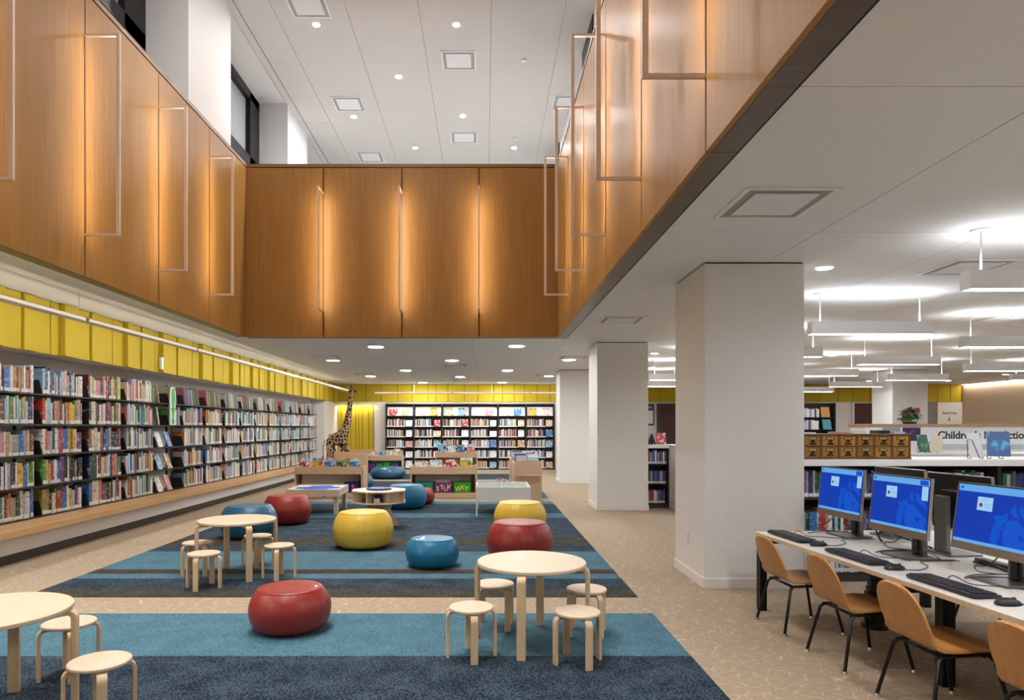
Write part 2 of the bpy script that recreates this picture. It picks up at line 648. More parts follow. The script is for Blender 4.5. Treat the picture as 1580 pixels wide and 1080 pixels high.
def ordn(n):
    if n <= 20:
        return ORD[n]
    t = {2: 'twenty', 3: 'thirty', 4: 'forty', 5: 'fifty', 6: 'sixty'}[n // 10]
    if n % 10 == 0:
        return t[:-1] + 'ieth'
    return t + '-' + ORD[n % 10]


# ------------------------------------------------------------------ room shell
ZC = 2.771               # low ceiling
ZU = 7.77                # high ceiling over the double-height space
XL, XR = -3.71, 1.125    # faces of the balcony fronts
YB = 10.29               # face of the far balcony front
XLO, XRO = -3.85, 1.285
YBACK = 21.6
XWL = -5.24              # left wall behind the shelves
XWR = 15.6
YF = -4.5
ZP = 5.415               # top of the wood panels

fl_o = sbox('floor', FLOOR, (XWL - 0.2, XWR + 0.2, YF - 0.2, YBACK + 0.2, -0.12, 0.0))

# striped carpet inset in the floor
cx0, cx1 = -3.716, 1.231
FY = lambda y: H * F / (y - CY)
carpet = thing('striped_carpet', 'long slate and blue striped carpet running down the middle of the floor', 'carpet', (0, 0, 0))
stripes = [(1500, 1013.4, C_DARK), (1013.4, 947.3, C_BLUE), (921.7, 910, C_OLIVE), (910, 893.4, C_DARK), (893.4, 886, C_BLUE),
           (886, 879.3, C_BROWN), (879.3, 851.5, C_BLUE), (851.5, 841, C_DARK), (841, 831, C_OLIVE), (831, 799.3, C_DARK),
           (799.3, 792.4, C_BLUE), (792.4, 778.3, C_DARK), (778.3, 774.4, C_BLUE), (768.6, 759, C_BLUE), (759, 742.6, C_DARK), (739.8, 731.5, C_DARK)]
for ya, yb, m in stripes:
    o = bx('carpet_stripe', m, (cx0, cx1, FY(ya), FY(yb), 0.0, 0.005), carpet)

# left wall
wl = sempty('wall_left')
bx('wall_face', WHITE, (XWL - 0.15, XWL, YF, YBACK, 0, ZC), wl)
bx('soffit', WHITE, (XWL, -4.83, YF, 19.9, 2.19, ZC), wl)
bx('end_return', WHITE, (XWL, -4.83, 19.9, YBACK, 0, ZC), wl)
bx('plinth_face', WHITE, (XWL, -4.74, YF, 19.9, 0.097, 0.282), wl)
tk = sbox('baseboard_left', TOEKICK, (XWL, -4.755, YF, 19.9, 0.0, 0.097))


def yellow_band(parent, axis, base, a0, a1, z0, z1, seed, wmin=0.13, wmax=0.34, dmax=0.03):
    """vertical felt panels of unequal width and depth"""
    r = random.Random(seed)
    p = a0
    k = 0
    while p < a1 - 0.02:
        wd = min(r.uniform(wmin, wmax), a1 - p)
        if a1 - p - wd < 0.08:
            wd = a1 - p
        d = 0.006 + dmax * (0.0, 0.6, 0.25, 1.0)[(k * 3 + (k // 5)) % 4]
        g = 0.009
        if axis == 'y':
            b = (base, base + 0.012 + d, p + g, p + wd - g, z0, z1)
        else:
            b = (p + g, p + wd - g, base - 0.012 - d, base, z0, z1)
        bx('panel', YELLOW, b, parent, bevel=0.002)
        p += wd
        k += 1


bx('panel_backing', plain('yellow_dark_joint', (0.16, 0.11, 0.004), 0.8), (-4.83, -4.822, YF, YBACK, 2.195, ZC - 0.004), wl)
yellow_band(wl, 'y', -4.822, 4.0, YBACK - 0.03, 2.175, ZC - 0.012, 3, 0.12, 0.33, 0.06)

# back wall
wb = sempty('wall_back')
bx('wall_face', WHITE, (XWL, XWR, YBACK, YBACK + 0.15, 0, ZC), wb)
bx('panel_backing', MATS['yellow_dark_joint'], (-4.80, 15.6, YBACK - 0.01, YBACK, 2.19, ZC - 0.004), wb)
yellow_band(wb, 'x', YBACK - 0.01, -4.78, 4.4, 2.19, ZC - 0.012, 5, 0.25, 0.55, 0.016)
yellow_band(wb, 'x', YBACK - 0.01, 4.4, 15.55, 2.19, ZC - 0.012, 6, 0.3, 0.75, 0.016)
# yellow alcove beside the giraffe
bx('panel_backing', MATS['yellow_dark_joint'], (-4.80, -3.62, YBACK - 0.01, YBACK, 0.66, 2.10), wb)
yellow_band(wb, 'x', YBACK - 0.01, -4.79, -3.62, 0.66, 2.10, 8, 0.09, 0.2, 0.012)
bx('ledge', BENCHW, (-4.80, -3.60, YBACK - 0.06, YBACK - 0.001, 0.56, 0.66), wb)
bx('trim_strip', plain('pale_yellow_trim', (0.75, 0.68, 0.4), 0.5), (-4.80, -3.60, YBACK - 0.16, YBACK - 0.001, 2.10, 2.19), wb)
bx('alcove_lamp', emit('alcove_glow', (1.0, 0.92, 0.78), 90.0), (-4.75, -3.65, YBACK - 0.15, YBACK - 0.13, 2.095, 2.0995), wb)
bx('lamp_lip', MATS['pale_yellow_trim'], (-4.80, -3.60, YBACK - 0.16, YBACK - 0.155, 2.07, 2.0995), wb)
bx('pier_face', WHITE, (-3.60, -3.24, YBACK - 0.03, YBACK, 0, 2.188), wb)

wr = sempty('wall_right')
bx('wall_face', TANW, (XWR, XWR + 0.15, YF, YBACK, 0, ZC), wr)
sbox('wall_front', WHITE, (XWL, XWR, YF - 0.15, YF, 0, ZU))
# cove light along the right wall
cv = thing('cove_light', 'long glowing cove light along the top of the tan wall', 'light', (XWR - 0.06, 17.0, ZC - 0.03))
bx('housing', LAMPW, (-0.05, 0.055, -4.5, 4.5, 0.0, 0.03), cv)
bx('lamp_strip', M_COVE, (-0.03, 0.045, -4.5, 4.5, -0.004, 0.0), cv)

# low ceiling: slabs plus panels with open joints
cl = sempty('ceiling')
bx('slab', DARK, (XWL, XLO, YF, YBACK, ZC + 0.012, ZC + 0.2), cl)
bx('slab', DARK, (XLO, XWR, YB + 0.16, YBACK, ZC + 0.012, ZC + 0.2), cl)
bx('slab', DARK, (XRO, XWR, YF, YB + 0.16, ZC + 0.012, ZC + 0.2), cl)
bx('panel', CEIL, (XWL, XLO - 0.004, YF, YB, ZC, ZC + 0.012), cl)
g = 0.003
ys = [YF, -1.7, 0.5, 2.72, 4.75, 6.95, 9.15, 11.35, 13.55, 15.75, 17.95, 20.15, YBACK]
xs = [XRO + 0.01, 2.4, 3.66, 4.9, 6.15, 7.4, 8.65, 9.9, 11.15, 12.4, 13.65, 14.9, XWR]
for i in range(len(xs) - 1):
    for j in range(len(ys) - 1):
        bx('panel', CEIL, (xs[i] + g, xs[i + 1] - g, ys[j] + g, ys[j + 1] - g, ZC, ZC + 0.012), cl)
xs2 = [XWL, -4.4, -3.0, -1.6, -0.2, XRO + 0.01]
ys2 = [YB + 0.004, 12.6, 14.8, 17.0, 19.2, YBACK]
for i in range(len(xs2) - 1):
    for j in range(len(ys2) - 1):
        bx('panel', CEIL, (xs2[i] + g * .6, xs2[i + 1] - g * .6, ys2[j] + g * .6, ys2[j + 1] - g * .6, ZC, ZC + 0.012), cl)

# high ceiling
ch = sempty('ceiling_high')
bx('slab', DARK, (-5.0, 3.0, YF, 23.0, ZU + 0.014, ZU + 0.2), ch)
xs3 = [-3.78, -3.24, -2.12, -1.01, 0.10, 1.23, 2.2]
ys3 = [YF + 2.3 * k for k in range(13)]
for i in range(len(xs3) - 1):
    for j in range(len(ys3) - 1):
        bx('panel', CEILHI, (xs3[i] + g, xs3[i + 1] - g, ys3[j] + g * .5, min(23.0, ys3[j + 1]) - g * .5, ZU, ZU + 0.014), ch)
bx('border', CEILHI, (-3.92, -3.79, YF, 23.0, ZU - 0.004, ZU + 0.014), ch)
bx('window_bay_soffit', WHITE, (-4.62, -3.93, YF, 23.0, ZU, ZU + 0.014), ch)

# high side walls: white piers with dark windows between, on the left
wu = sempty('wall_left_upper')
bx('outer_skin', DARK, (-4.75, -4.62, YF, 23.0, ZC + 0.21, ZU), wu)
for y0 in (-0.06, 4.32, 8.70, 13.08, 17.46):
    bx('pier', PIERW, (-4.60, -3.90, y0, y0 + 1.45, ZP - 0.4, ZU), wu)
wn = 0
for y0 in (1.39, 5.77, 10.15, 14.53):
    wn += 1
    wi = sempty('window_%d' % wn)
    ya, yb = y0 + 0.003, y0 + 2.925
    zs = 5.72
    bx('sill', PIERW, (-4.60, -3.90, ya, yb, ZP - 0.4, 5.55), wi)
    bx('jamb', WINF, (-4.60, -4.46, ya, ya + 0.10, 5.55, ZU), wi)
    bx('jamb', WINF, (-4.60, -4.46, yb - 0.5, yb, 5.55, ZU), wi)
    bx('head', WINF, (-4.60, -4.46, ya, yb, ZU - 0.16, ZU), wi)
    bx('rail', WINF, (-4.60, -4.46, ya, yb, 5.55, 5.63), wi)
    bx('transom', WINF, (-4.60, -4.46, ya, yb, 6.32, 6.52), wi)
    bx('pane', PALEGL, (-4.59, -4.55, ya + 0.1, yb - 0.5, 6.52, ZU - 0.16), wi)
    bx('pane', PALEGL, (-4.59, -4.55, ya + 0.1, yb - 0.5, 5.63, 6.32), wi)
# right upper wall with dark windows
wur = sempty('wall_right_upper')
bx('wall_face', PIERW, (1.68, 1.9, YF, 23.0, ZC + 0.21, ZU), wur)
for ya, yb in ((10.2, 11.3), (14.8, 15.6)):
    wn += 1
    wi = sempty('window_%d' % wn)
    bx('pane', WINF, (1.66, 1.69, ya, yb, 5.8, ZU - 0.02), wi)
sbox('wall_far_upper', PIERW, (-5.0, 3.0, 23.0, 23.15, ZC + 0.21, ZU + 0.2))
sbox('trim_1', PIERW, (-4.75, 1.9, YB + 0.17, 23.0, ZC + 0.205, ZC + 0.25))   # upper floor behind the far balcony

# balcony fronts: separate wood panels on a dark backing, with cap and underside
PT = 0.03
bl = sempty('wall_balcony_left')
bx('backing', DARK, (XLO + 0.02, XL - PT - 0.002, YF, YB + 0.1, ZC + 0.02, ZP), bl)
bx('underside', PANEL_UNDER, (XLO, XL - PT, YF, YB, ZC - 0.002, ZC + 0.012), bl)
bx('cap', PANEL_TRIM, (XLO + 0.01, XL + 0.006, YF, YB + 0.13, ZP, ZP + 0.05), bl)
YJ = [YB - 1.385 * k for k in range(0, 11)]
for k in range(10):
    bx('wood_panel', PANEL, (XL - PT, XL, YJ[k + 1] + 0.007, YJ[k] - (0.007 if k else 0.0), ZC, ZP - 0.012), bl)
br = sempty('wall_balcony_right')
bx('backing', DARK, (XR + PT + 0.002, XRO - 0.02, YF, YB + 0.1, ZC + 0.02, ZP), br)
for k in range(10):
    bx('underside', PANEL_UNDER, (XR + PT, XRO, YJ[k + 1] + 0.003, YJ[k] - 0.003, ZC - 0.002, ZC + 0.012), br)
bx('shadow_gap', DARK, (XRO, XRO + 0.012, YF, YB, ZC - 0.001, ZC + 0.012), br)
bx('cap', PANEL_TRIM, (XR - 0.006, XRO - 0.01, YF, YB + 0.13, ZP, ZP + 0.05), br)
for k in range(10):
    bx('wood_panel', PANEL, (XR, XR + PT, YJ[k + 1] + 0.007, YJ[k] - (0.007 if k else 0.0), ZC, ZP - 0.012), br)
bb = sempty('wall_balcony_back')
bx('backing', DARK, (XL - PT, XR + PT, YB + PT + 0.002, YB + 0.13, ZC + 0.02, ZP), bb)
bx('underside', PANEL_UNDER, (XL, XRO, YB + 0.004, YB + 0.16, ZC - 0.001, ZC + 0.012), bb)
bx('cap', PANEL_TRIM, (XL + 0.006, XR - 0.006, YB - 0.006, YB + 0.13, ZP, ZP + 0.05), bb)
XJ = [XL + 0.001, -2.512, -1.291, -0.09, XR - 0.001]
for k in range(4):
    bx('wood_panel', PANEL, (XJ[k] + (0.007 if k else 0), XJ[k + 1] - (0.007 if k < 3 else 0), YB, YB + PT, ZC, ZP - 0.012), bb)

# wall frames (light bars standing off the panel joints)
BARM = plain('champagne_bar', (0.72, 0.58, 0.48), 0.4)


def wall_frame(loc, rz, label):
    """local +y points out of the wall"""
    t = thing('wall_light', label, 'light', loc, rz, 'wall frame lights on the balcony fronts')
    z0, z1, so, s = 3.165, 4.995, 0.315, 0.011
    MB().box(-s, s, so - s, so + s, z0, z1).box(-s, -s + 0.002, so - s - 0.010, so - s, z0, z1).box(s - 0.002, s, so - s - 0.010, so - s, z0, z1).build('upright', BARM, t)
    bx('arm', BARM, (-s, s, 0.0, so + s, z1 - 0.001, z1 + 0.021), t)
    bx('arm', BARM, (-s, s, 0.0, so + s, z0 - 0.021, z0 + 0.001), t)
    ww, yy = s * 0.8, so - s - 0.001
    MB().face([(ww, yy, z0 + 0.02), (-ww, yy, z0 + 0.02), (-ww, yy, z1 - 0.02), (ww, yy, z1 - 0.02)]).build('lamp_strip', M_BAR, t)
    bx('wall_plate', PANEL_UNDER, (-0.010, 0.010, 0.0005, 0.006, z0 - 0.02, z1 + 0.02), t)
    return t


for k in range(1, 8):
    nm = ['', 'nearest the far corner', 'second from the far corner', 'third from the far corner', 'fourth from the far corner, cut by the picture edge',
          'fifth from the far corner', 'sixth from the far corner', 'seventh from the far corner'][k]
    if k < 6:
        wall_frame((XL, YJ[k], 0), -pi / 2, 'thin bar light frame on left balcony, ' + nm.split(',')[0])
        wall_frame((XR, YJ[k], 0), pi / 2, 'thin bar light frame on right balcony, ' + nm.split(',')[0])
for k, nm in ((1, 'left'), (2, 'middle'), (3, 'right')):
    wall_frame((XJ[k], YB, 0), pi, 'thin bar light frame on far balcony, %s of three' % nm)

# columns
pn = 0
for (x0, x1, y0, y1) in ((1.865, 2.713, 5.612, 6.47), (1.85, 2.69, 10.88, 11.74), (1.83, 2.68, 16.1, 16.95), (9.93, 10.79, 16.1, 16.95)):
    pn += 1
    c = sempty('wall_column_%d' % pn)
    bx('shaft', COLUMN, (x0, x1, y0, y1, 0, ZC - 0.012), c, bevel=0.004)
    bx('reveal', DARK, (x0 + 0.012, x1 - 0.012, y0 + 0.012, y1 - 0.012, ZC - 0.012, ZC), c)
    b = sempty('baseboard_column_%d' % pn)
    t_ = 0.012
    hb = 0.088
    bx('board', BASEB, (x0 - t_, x1 + t_, y0 - t_, y0, 0, hb), b, bevel=0.003)
    bx('board', BASEB, (x0 - t_, x1 + t_, y1, y1 + t_, 0, hb), b, bevel=0.003)
    bx('board', BASEB, (x0 - t_, x0, y0, y1, 0, hb), b, bevel=0.003)
    bx('board', BASEB, (x1, x1 + t_, y0, y1, 0, hb), b, bevel=0.003)
o = bx('outlet_cover', BASEB, (1.857, 1.865, 6.05, 6.13, 0.30, 0.42), None, bevel=0.002)
tag(o, 'white outlet cover low on side of the nearest column', 'outlet')

# ------------------------------------------------------------------ ceiling fixtures


THROAT = plain('diffuser_throat_grey', (0.36, 0.35, 0.34), 0.6)


def diffuser(px, py, plane, label, size=0.56):
    dz = plane - H
    y = dz * F / (CY - py)
    x = (px - CX) * y / F
    t = thing('air_diffuser', label, 'air vent', (x, y, plane), 0, 'square air diffusers')
    s = size / 2
    m = MB()
    for b in ((-s, s, -s, -s + 0.03), (-s, s, s - 0.03, s), (-s, -s + 0.03, -s + 0.03, s - 0.03), (s - 0.03, s, -s + 0.03, s - 0.03)):
        m.box(*b, -0.012, -0.001)
    m.build('frame', LAMPW, t)
    bx('throat', THROAT, (-s + 0.03, s - 0.03, -s + 0.03, s - 0.03, -0.004, -0.001), t)
    bx('plate', CEIL, (-s + 0.085, s - 0.085, -s + 0.085, s - 0.085, -0.016, -0.006), t, bevel=0.003)


for px, py, lb in ((475, 8, 'square air diffuser on high ceiling, at its top picture edge'), (708, 93, 'square air diffuser on high ceiling, right of the middle'),
                   (538, 160, 'square air diffuser on high ceiling, left of the middle'), (716, 212, 'square air diffuser on high ceiling, behind the right one'),
                   (572, 242, 'square air diffuser on high ceiling, just above the far balcony'), (876, 158, 'square air diffuser on high ceiling, by the right balcony')):
    diffuser(px, py, ZU, lb, 0.60)
for px, py, lb in ((1194, 313, 'big square air diffuser beside the right balcony underside'), (1492, 412, 'square air diffuser above the nearest pendant lamp'),
                   (958, 493, 'square air diffuser in front of the second column'), (1540, 492, 'square air diffuser among the pendant lamps'),
                   (505, 551, 'square air diffuser beyond the far balcony, leftmost'), (702, 564, 'square air diffuser beyond the far balcony, in the middle'),
                   (563, 576.8, 'square air diffuser near the giraffe head'), (712, 586, 'square air diffuser above the back bookcase'),
                   (885, 551, 'square air diffuser left of the second column'), (842, 578, 'square air diffuser left of the third column')):
    diffuser(px, py, ZC, lb, 0.56)


def downlight(px, py, plane, r, mat, label, group):
    dz = plane - H
    y = dz * F / (CY - py)
    x = (px - CX) * y / F
    t = thing('downlight', label, 'light', (x, y, plane), 0, group)
    MB().lathe([(r * 0.82, -0.004), (r * 0.95, -0.010), (r, -0.008), (r, -0.0005)], 28).build('trim_ring', LAMPW, t, smooth=True)
    MB().cyl(0, 0, -0.0075, -0.003, r * 0.82, 28).build('lamp', mat, t)
    if plane == ZU:
        L = bpy.data.lights.new('beam', 'SPOT')
        L.energy = P_SPOT
        L.color = (1.0, 0.965, 0.925)
        L.spot_size = radians(64)
        L.spot_blend = 0.75
        L.shadow_soft_size = 0.06
        lo = bpy.data.objects.new('beam', L)
        COL.objects.link(lo)
        lo.parent = t
        lo.location = (0, 0, -0.02)


names = ['front left', 'front right', 'centre', 'left below the diffuser', 'middle beyond the centre one', 'far, above the balcony', 'far right']
for (px, py), nm in zip(((488, 38), (704, 38), (615, 118), (546, 180), (714, 179), (641, 228), (793, 228)), names):
    downlight(px, py, ZU, 0.058, M_UP, 'small downlight in high ceiling, ' + nm, 'downlights of the high ceiling')
for i, (x, y) in enumerate(((-2.6, 7.2), (-1.1, 7.2), (-1.8, 5.0), (-2.6, 2.6), (-1.1, 2.6), (-1.8, 0.2))):  # unseen extra lamps, added to light the near part of the hall
    t = (x * F / y + CX, CY - (ZU - H) * F / y)
    downlight(t[0], t[1], ZU, 0.058, M_UP, 'small added downlight in high ceiling, outside the picture top, %s of six' % ORD[i + 1], 'downlights of the high ceiling')
low = [(580, 535, 'left of the nearest pair'), (797, 534, 'right of the nearest pair'), (514, 556, 'leftmost of the second row'), (697, 556, 'middle of the second row'),
       (878, 555, 'rightmost of the second row'), (626, 571.5, 'left of the third row'), (783, 571.5, 'right of the third row'), (572, 580.5, 'leftmost of the fourth row'),
       (710, 581.5, 'middle of the fourth row'), (847, 580, 'rightmost of the fourth row'), (652, 590, 'left of the farthest pair'), (775, 590, 'right of the farthest pair')]
for px, py, nm in low:
    downlight(px, py, ZC, 0.15, M_DOWN, 'round downlight in low back ceiling, ' + nm, 'downlights of the low back ceiling')
for px, py, nm in ((1272, 413, 'right of the nearest column'), (1010, 545, 'between the columns'), (1552, 577.5, 'near the tan wall'), (1284, 548, 'behind a pendant lamp'), (1340, 587.5, 'above the maroon door'), (1463, 587, 'above the yellow band')):
    downlight(px, py, ZC, 0.075, M_DOWN, 'small round downlight ' + nm, 'small downlights over the reading area')
for i, (x, y) in enumerate(((-4.3, 2.0), (-4.3, 4.2), (-4.3, 0.0), (1.9, 2.0), (1.9, 0.2))):  # lamps out of view, added only for the light they give
    t = thing('downlight', 'added unseen round downlight in low ceiling near the camera, %s' % ['left wall middle', 'left wall far', 'left wall near', 'right side far', 'right side near'][i], 'light', (x, y, ZC), 0, 'added downlights beside the camera')
    MB().lathe([(0.12, -0.004), (0.14, -0.010), (0.15, -0.008), (0.15, -0.0005)], 24).build('trim_ring', LAMPW, t, smooth=True)
    MB().cyl(0, 0, -0.0075, -0.003, 0.12, 24).build('lamp', M_DOWN, t)
for i, (px, py) in enumerate(((808, 92), (795, 213))):
    y = (ZU - H) * F / (CY - py)
    t = MB().cyl(0, 0, -0.03, -0.0005, 0.05, 16).build('ceiling_sprinkler', LAMPW, None, loc=((px - CX) * y / F, y, ZU))
    tag(t, 'tiny white sprinkler cap on high ceiling, ' + ('near one' if i == 0 else 'far one'), 'sprinkler')


def pendant(x, y, label):
    t = thing('pendant_lamp', label, 'light', (x, y, ZC), 0, 'white bar pendant lamps')
    L, z0, z1, d = 1.266, -0.428, -0.295, 0.055
    m = MB()
    m.box(0, L, -d, -d + 0.008, z0, z1).box(0, L, d - 0.008, d, z0, z1).box(0, 0.008, -d + 0.008, d - 0.008, z0, z1).box(L - 0.008, L, -d + 0.008, d - 0.008, z0, z1)
    m.box(0.008, L - 0.008, -d + 0.008, d - 0.008, (z0 + z1) / 2 - 0.004, (z0 + z1) / 2 + 0.004)
    m.build('housing', LAMPW, t)
    bx('diffuser', M_PDN, (0.010, L - 0.010, -d + 0.010, d - 0.010, z0 + 0.002, z0 + 0.006), t)
    bx('uplight', M_PUP, (0.010, L - 0.010, -d + 0.010, d - 0.010, z1 - 0.010, z1 - 0.006), t)
    for xx in (0.11, L - 0.11):
        MB().cyl(xx, 0, z1 - 0.012, -0.004, 0.007, 10).build('rod', LAMPW, t)
        MB().cyl(xx, 0, -0.012, -0.0005, 0.065, 24, 0.07).build('canopy', LAMPW, t, smooth=False)


pl = {3.41: [0.2, 2.44, 4.69, 6.94, 9.19, 11.44, 13.7, 15.9], 5.82: [1.3, 3.55, 5.82, 8.07, 10.32, 12.57, 14.8, 17.0], 8.35: [5.0, 7.0, 9.25, 11.5, 13.75, 16.0, 18.25], 10.9: [9.2, 13.7, 18.2]}  # nearest two of the desk row are unseen, added for light
rowname = {3.41: 'row over the computer desk', 5.82: 'second row', 8.35: 'third row', 10.9: 'fourth row'}
for x, yl in pl.items():
    for i, y in enumerate(yl):
        pendant(x, y, 'white bar pendant lamp, %s from the front in the %s' % (ORD[i + 1], rowname[x]))

# tube lamps in front of the yellow band
t = thing('tube_lamp', 'long thin white tube lamp hung along the left wall', 'light', (-4.1, 0, 2.47), 0, 'tube lamps by the yellow band')
RAILM = plain('rail_white', (0.80, 0.76, 0.70), 0.4)
for k in range(-1, 8):
    a, b = -1.0 + k * 2.6, 1.58 + k * 2.6
    MB().prism([(-0.022, 0.006), (-0.009, -0.02), (-0.009, -0.034), (-0.005, -0.034), (0.0, -0.02), (0.022, -0.02), (0.022, 0.025), (-0.022, 0.025)], a, min(b, 20.0), Matrix(((1, 0, 0, 0), (0, 0, 1, 0), (0, 1, 0, 0), (0, 0, 0, 1)))).build('tube_segment', RAILM, t)
    yb_ = min(b, 20.0) - 0.02
    MB().face([(-0.024, a + 0.02, 0.004), (-0.011, a + 0.02, -0.021), (-0.011, yb_, -0.021), (-0.024, yb_, 0.004)]).build('lamp_strip', M_RAIL, t)
    MB().face([(0.0225, a + 0.02, -0.012), (0.0225, yb_, -0.012), (0.0225, yb_, 0.018), (0.0225, a + 0.02, 0.018)]).build('lens', M_LENS, t)
    MB().cyl(0, b - 0.1 if b < 20 else 19.9, 0.025, ZC - 2.47 - 0.0005, 0.003, 6).build('hanger_wire', LAMPW, t)
t = thing('tube_lamp', 'long thin white tube lamp hung along the back wall', 'light', (0, 20.6, 2.44), 0, 'tube lamps by the yellow band')
for a, b in ((-3.43, -1.02), (-1.0, 1.4), (1.42, 3.4)):
    MB().prism([(0.022, 0.006), (0.022, 0.025), (-0.022, 0.025), (-0.022, -0.02), (0.0, -0.02), (0.005, -0.034), (0.009, -0.034), (0.009, -0.02)], a, b, Matrix(((0, 0, 1, 0), (1, 0, 0, 0), (0, 1, 0, 0), (0, 0, 0, 1)))).build('tube_segment', RAILM, t)
    MB().face([(a + 0.02, 0.024, 0.004), (b - 0.02, 0.024, 0.004), (b - 0.02, 0.011, -0.021), (a + 0.02, 0.011, -0.021)]).build('lamp_strip', M_RAIL, t)
for a, b in ((-3.43, -1.02), (-1.0, 1.4), (1.42, 3.4)):
    MB().face([(a + 0.02, -0.0225, -0.012), (b - 0.02, -0.0225, -0.012), (b - 0.02, -0.0225, 0.018), (a + 0.02, -0.0225, 0.018)]).build('lens', M_LENS, t)
for xx in (-2.2, 0.22):
    MB().cyl(xx, 0, 0.025, ZC - 2.44 - 0.0005, 0.004, 6).build('hanger_wire', LAMPW, t)
o = bx('wall_sensor', LAMPW, (-4.79, -4.745, 9.72, 9.83, 2.22, 2.40), None, bevel=0.008)
tag(o, 'small white sensor box on the yellow band above the shelves', 'sensor')

# ------------------------------------------------------------------ bench and left bookcase
be = thing('wall_bench', 'long wooden bench ledge under the left wall bookshelves', 'bench', (0, 0, 0))
for k in range(13):
    bx('bench_plank', BENCHW, (XWL + 0.002, -4.61, 19.88 - 1.75 * (k + 1) + 0.001, 19.88 - 1.75 * k - 0.001, 0.284, 0.357), be, bevel=0.004)

SZ = [0.371, 0.714, 1.059, 1.403, 1.744]      # shelf tops, bottom to top
BAY0, PITCH = 7.35, 0.878                      # first bay joint in view, bay length
SX = -4.98
bc = thing('long_bookcase', 'black steel wall bookcase of five shelves along the left wall', 'bookcase', (0, 0, 0))
for k, z in enumerate(SZ):
    for b in range(-3, 15):
        y0 = BAY0 + PITCH * (b - 1)
        y1 = min(y0 + PITCH, 19.88)
        if y0 > 19.7:
            continue
        bx('shelf', SHELFM, (-5.235, SX, y0 + 0.002, y1 - 0.002, z - 0.018 if k else 0.3575, z), bc)
for b in range(-3, 15):
    y0 = BAY0 + PITCH * b
    if y0 < 19.8:
        bx('post', SHELFM, (-5.239, -5.22, y0 - 0.015, y0 + 0.015, 0.358, 2.06), bc)


def unit_book():
    m = MB()   # x thickness, -y spine, z height, all 0..1 ; hollow on three sides for the page block
    b = 0.10
    m.box(-0.5, -0.5 + b, -0.5, 0.5, 0, 1).box(0.5 - b, 0.5, -0.5, 0.5, 0, 1).box(-0.5 + b, 0.5 - b, -0.5, -0.47, 0, 1)
    return m


UB = {k: unit_book().mesh('cover_' + k, CLOTH[k]) for k in PAL}
UP = MB().box(-0.4, 0.4, -0.47, 0.47, 0.02, 0.98).mesh('pages', PAGES)
UL = MB().box(-0.49, 0.49, -0.506, -0.5, 0.03, 0.17).mesh('spine_label', LABELW)
HT = {}


def book(x, y, z, wd, dp, ht, rz, c, label, group, lean=0.0, lab=True, name='book'):
    o = bpy.data.objects.new(name, UB[c])
    COL.objects.link(o)
    o.location = (x, y, z)
    o.rotation_euler = (0, 0, rz)
    o.scale = (wd, dp, ht)
    tag(o, label, 'book', group)
    p = bpy.data.objects.new('pages', UP)
    COL.objects.link(p)
    p.parent = o
    if lab:
        p = bpy.data.objects.new('spine_label', UL)
        COL.objects.link(p)
        p.parent = o
    return o


def stuff_book(m, x, y, z, wd, dp, ht, rz, col, lab=True, lean=0.0):
    M = Matrix.Translation((x, y, z)) @ Matrix.Rotation(rz, 4, 'Z') @ Matrix.Rotation(lean, 4, 'Y')
    m.box(-wd / 2, wd / 2, -dp / 2, dp / 2, 0, ht, col, M)
    if lab:
        m.box(-wd * 0.48, wd * 0.48, -dp / 2 - 0.001, -dp / 2, 0.008, 0.04, (0.72, 0.72, 0.72), M)


def parse(s):
    out = []
    i = 0
    s = s.replace(' ', '')
    while i < len(s):
        c = s[i]
        j = i + 1
        while j < len(s) and s[j].isdigit():
            j += 1
        out.append((c, int(s[i + 1:j])))
        i = j
    return out


ROWS = {
    4: ['L3W2M4B9S3W3A4O4U3A4o4W3V3O4R2g2W5', 'S4N4W3N4N4S3C2U3L3S3L4C3P4N3S4C3N2W3C4W4', 'M2C3l3C3P8N4A3W3R2P2N4C3A3O3G3l3Y3'],
    3: ['U9S4W3G5R2W2T3C3S3T3Y3g3W2N8W2', 'R4C3S6W2M3A5P2K3O2W2V3Y3O3Y4Y4G4P6g2', 'K4C8U4K3W3P4W3g3N4R5g3C4K3o4C3P3'],
    2: ['L3P5W2A5S2C2W2g10B7S3P3C2U8', 'W3O3P4S3E4W3S2R6B8Y2A2U2Y4C3V8', 'U5C5C6W4U3O3N4B6g4Y2K7N7R2U3'],
    1: ['K4W3N3W3L5U3N4W3Y7A2B5C2G7C2', 'G4Y3A4R4W4B4V7K4C2K5N3A2N3K6', 'N5E7W2M5C5g4C3W2B4O4P6G3K3'],
    0: ['T6C2U5C2O4A3g3K3E5C5L4W7B4g2', 'o7K3C3G2R5B6W2Y4L3N3P2W4', 'B5C11P2O4V4U5K5C2K3C4B3M5C4'],
}
SHELFNAME = {4: 'top', 3: 'second', 2: 'middle', 1: 'fourth', 0: 'bottom'}
GAP = 0.13
BE_PTS = [(-0.10, 0), (0.09, 0), (0.05, 0.16), (-0.10, 0.16)]
BEM = MB()
BEM.prism([(x, z) for x, z in BE_PTS], -0.0012, 0.0012, Matrix.Rotation(pi / 2, 4, 'X'))
BEM.box(-0.10, 0.085, -0.09, -0.0012, 0.0, 0.0015)
BEME = BEM.mesh('bookend', SHELFM)


def bookend(x, y, z, label, rz=0.0):
    o = bpy.data.objects.new('bookend', BEME)
    COL.objects.link(o)
    o.location = (x, y, z + 0.0006)
    o.rotation_euler = (0, 0, rz)
    return tag(o, label, 'bookend', 'black bookends on the left wall')


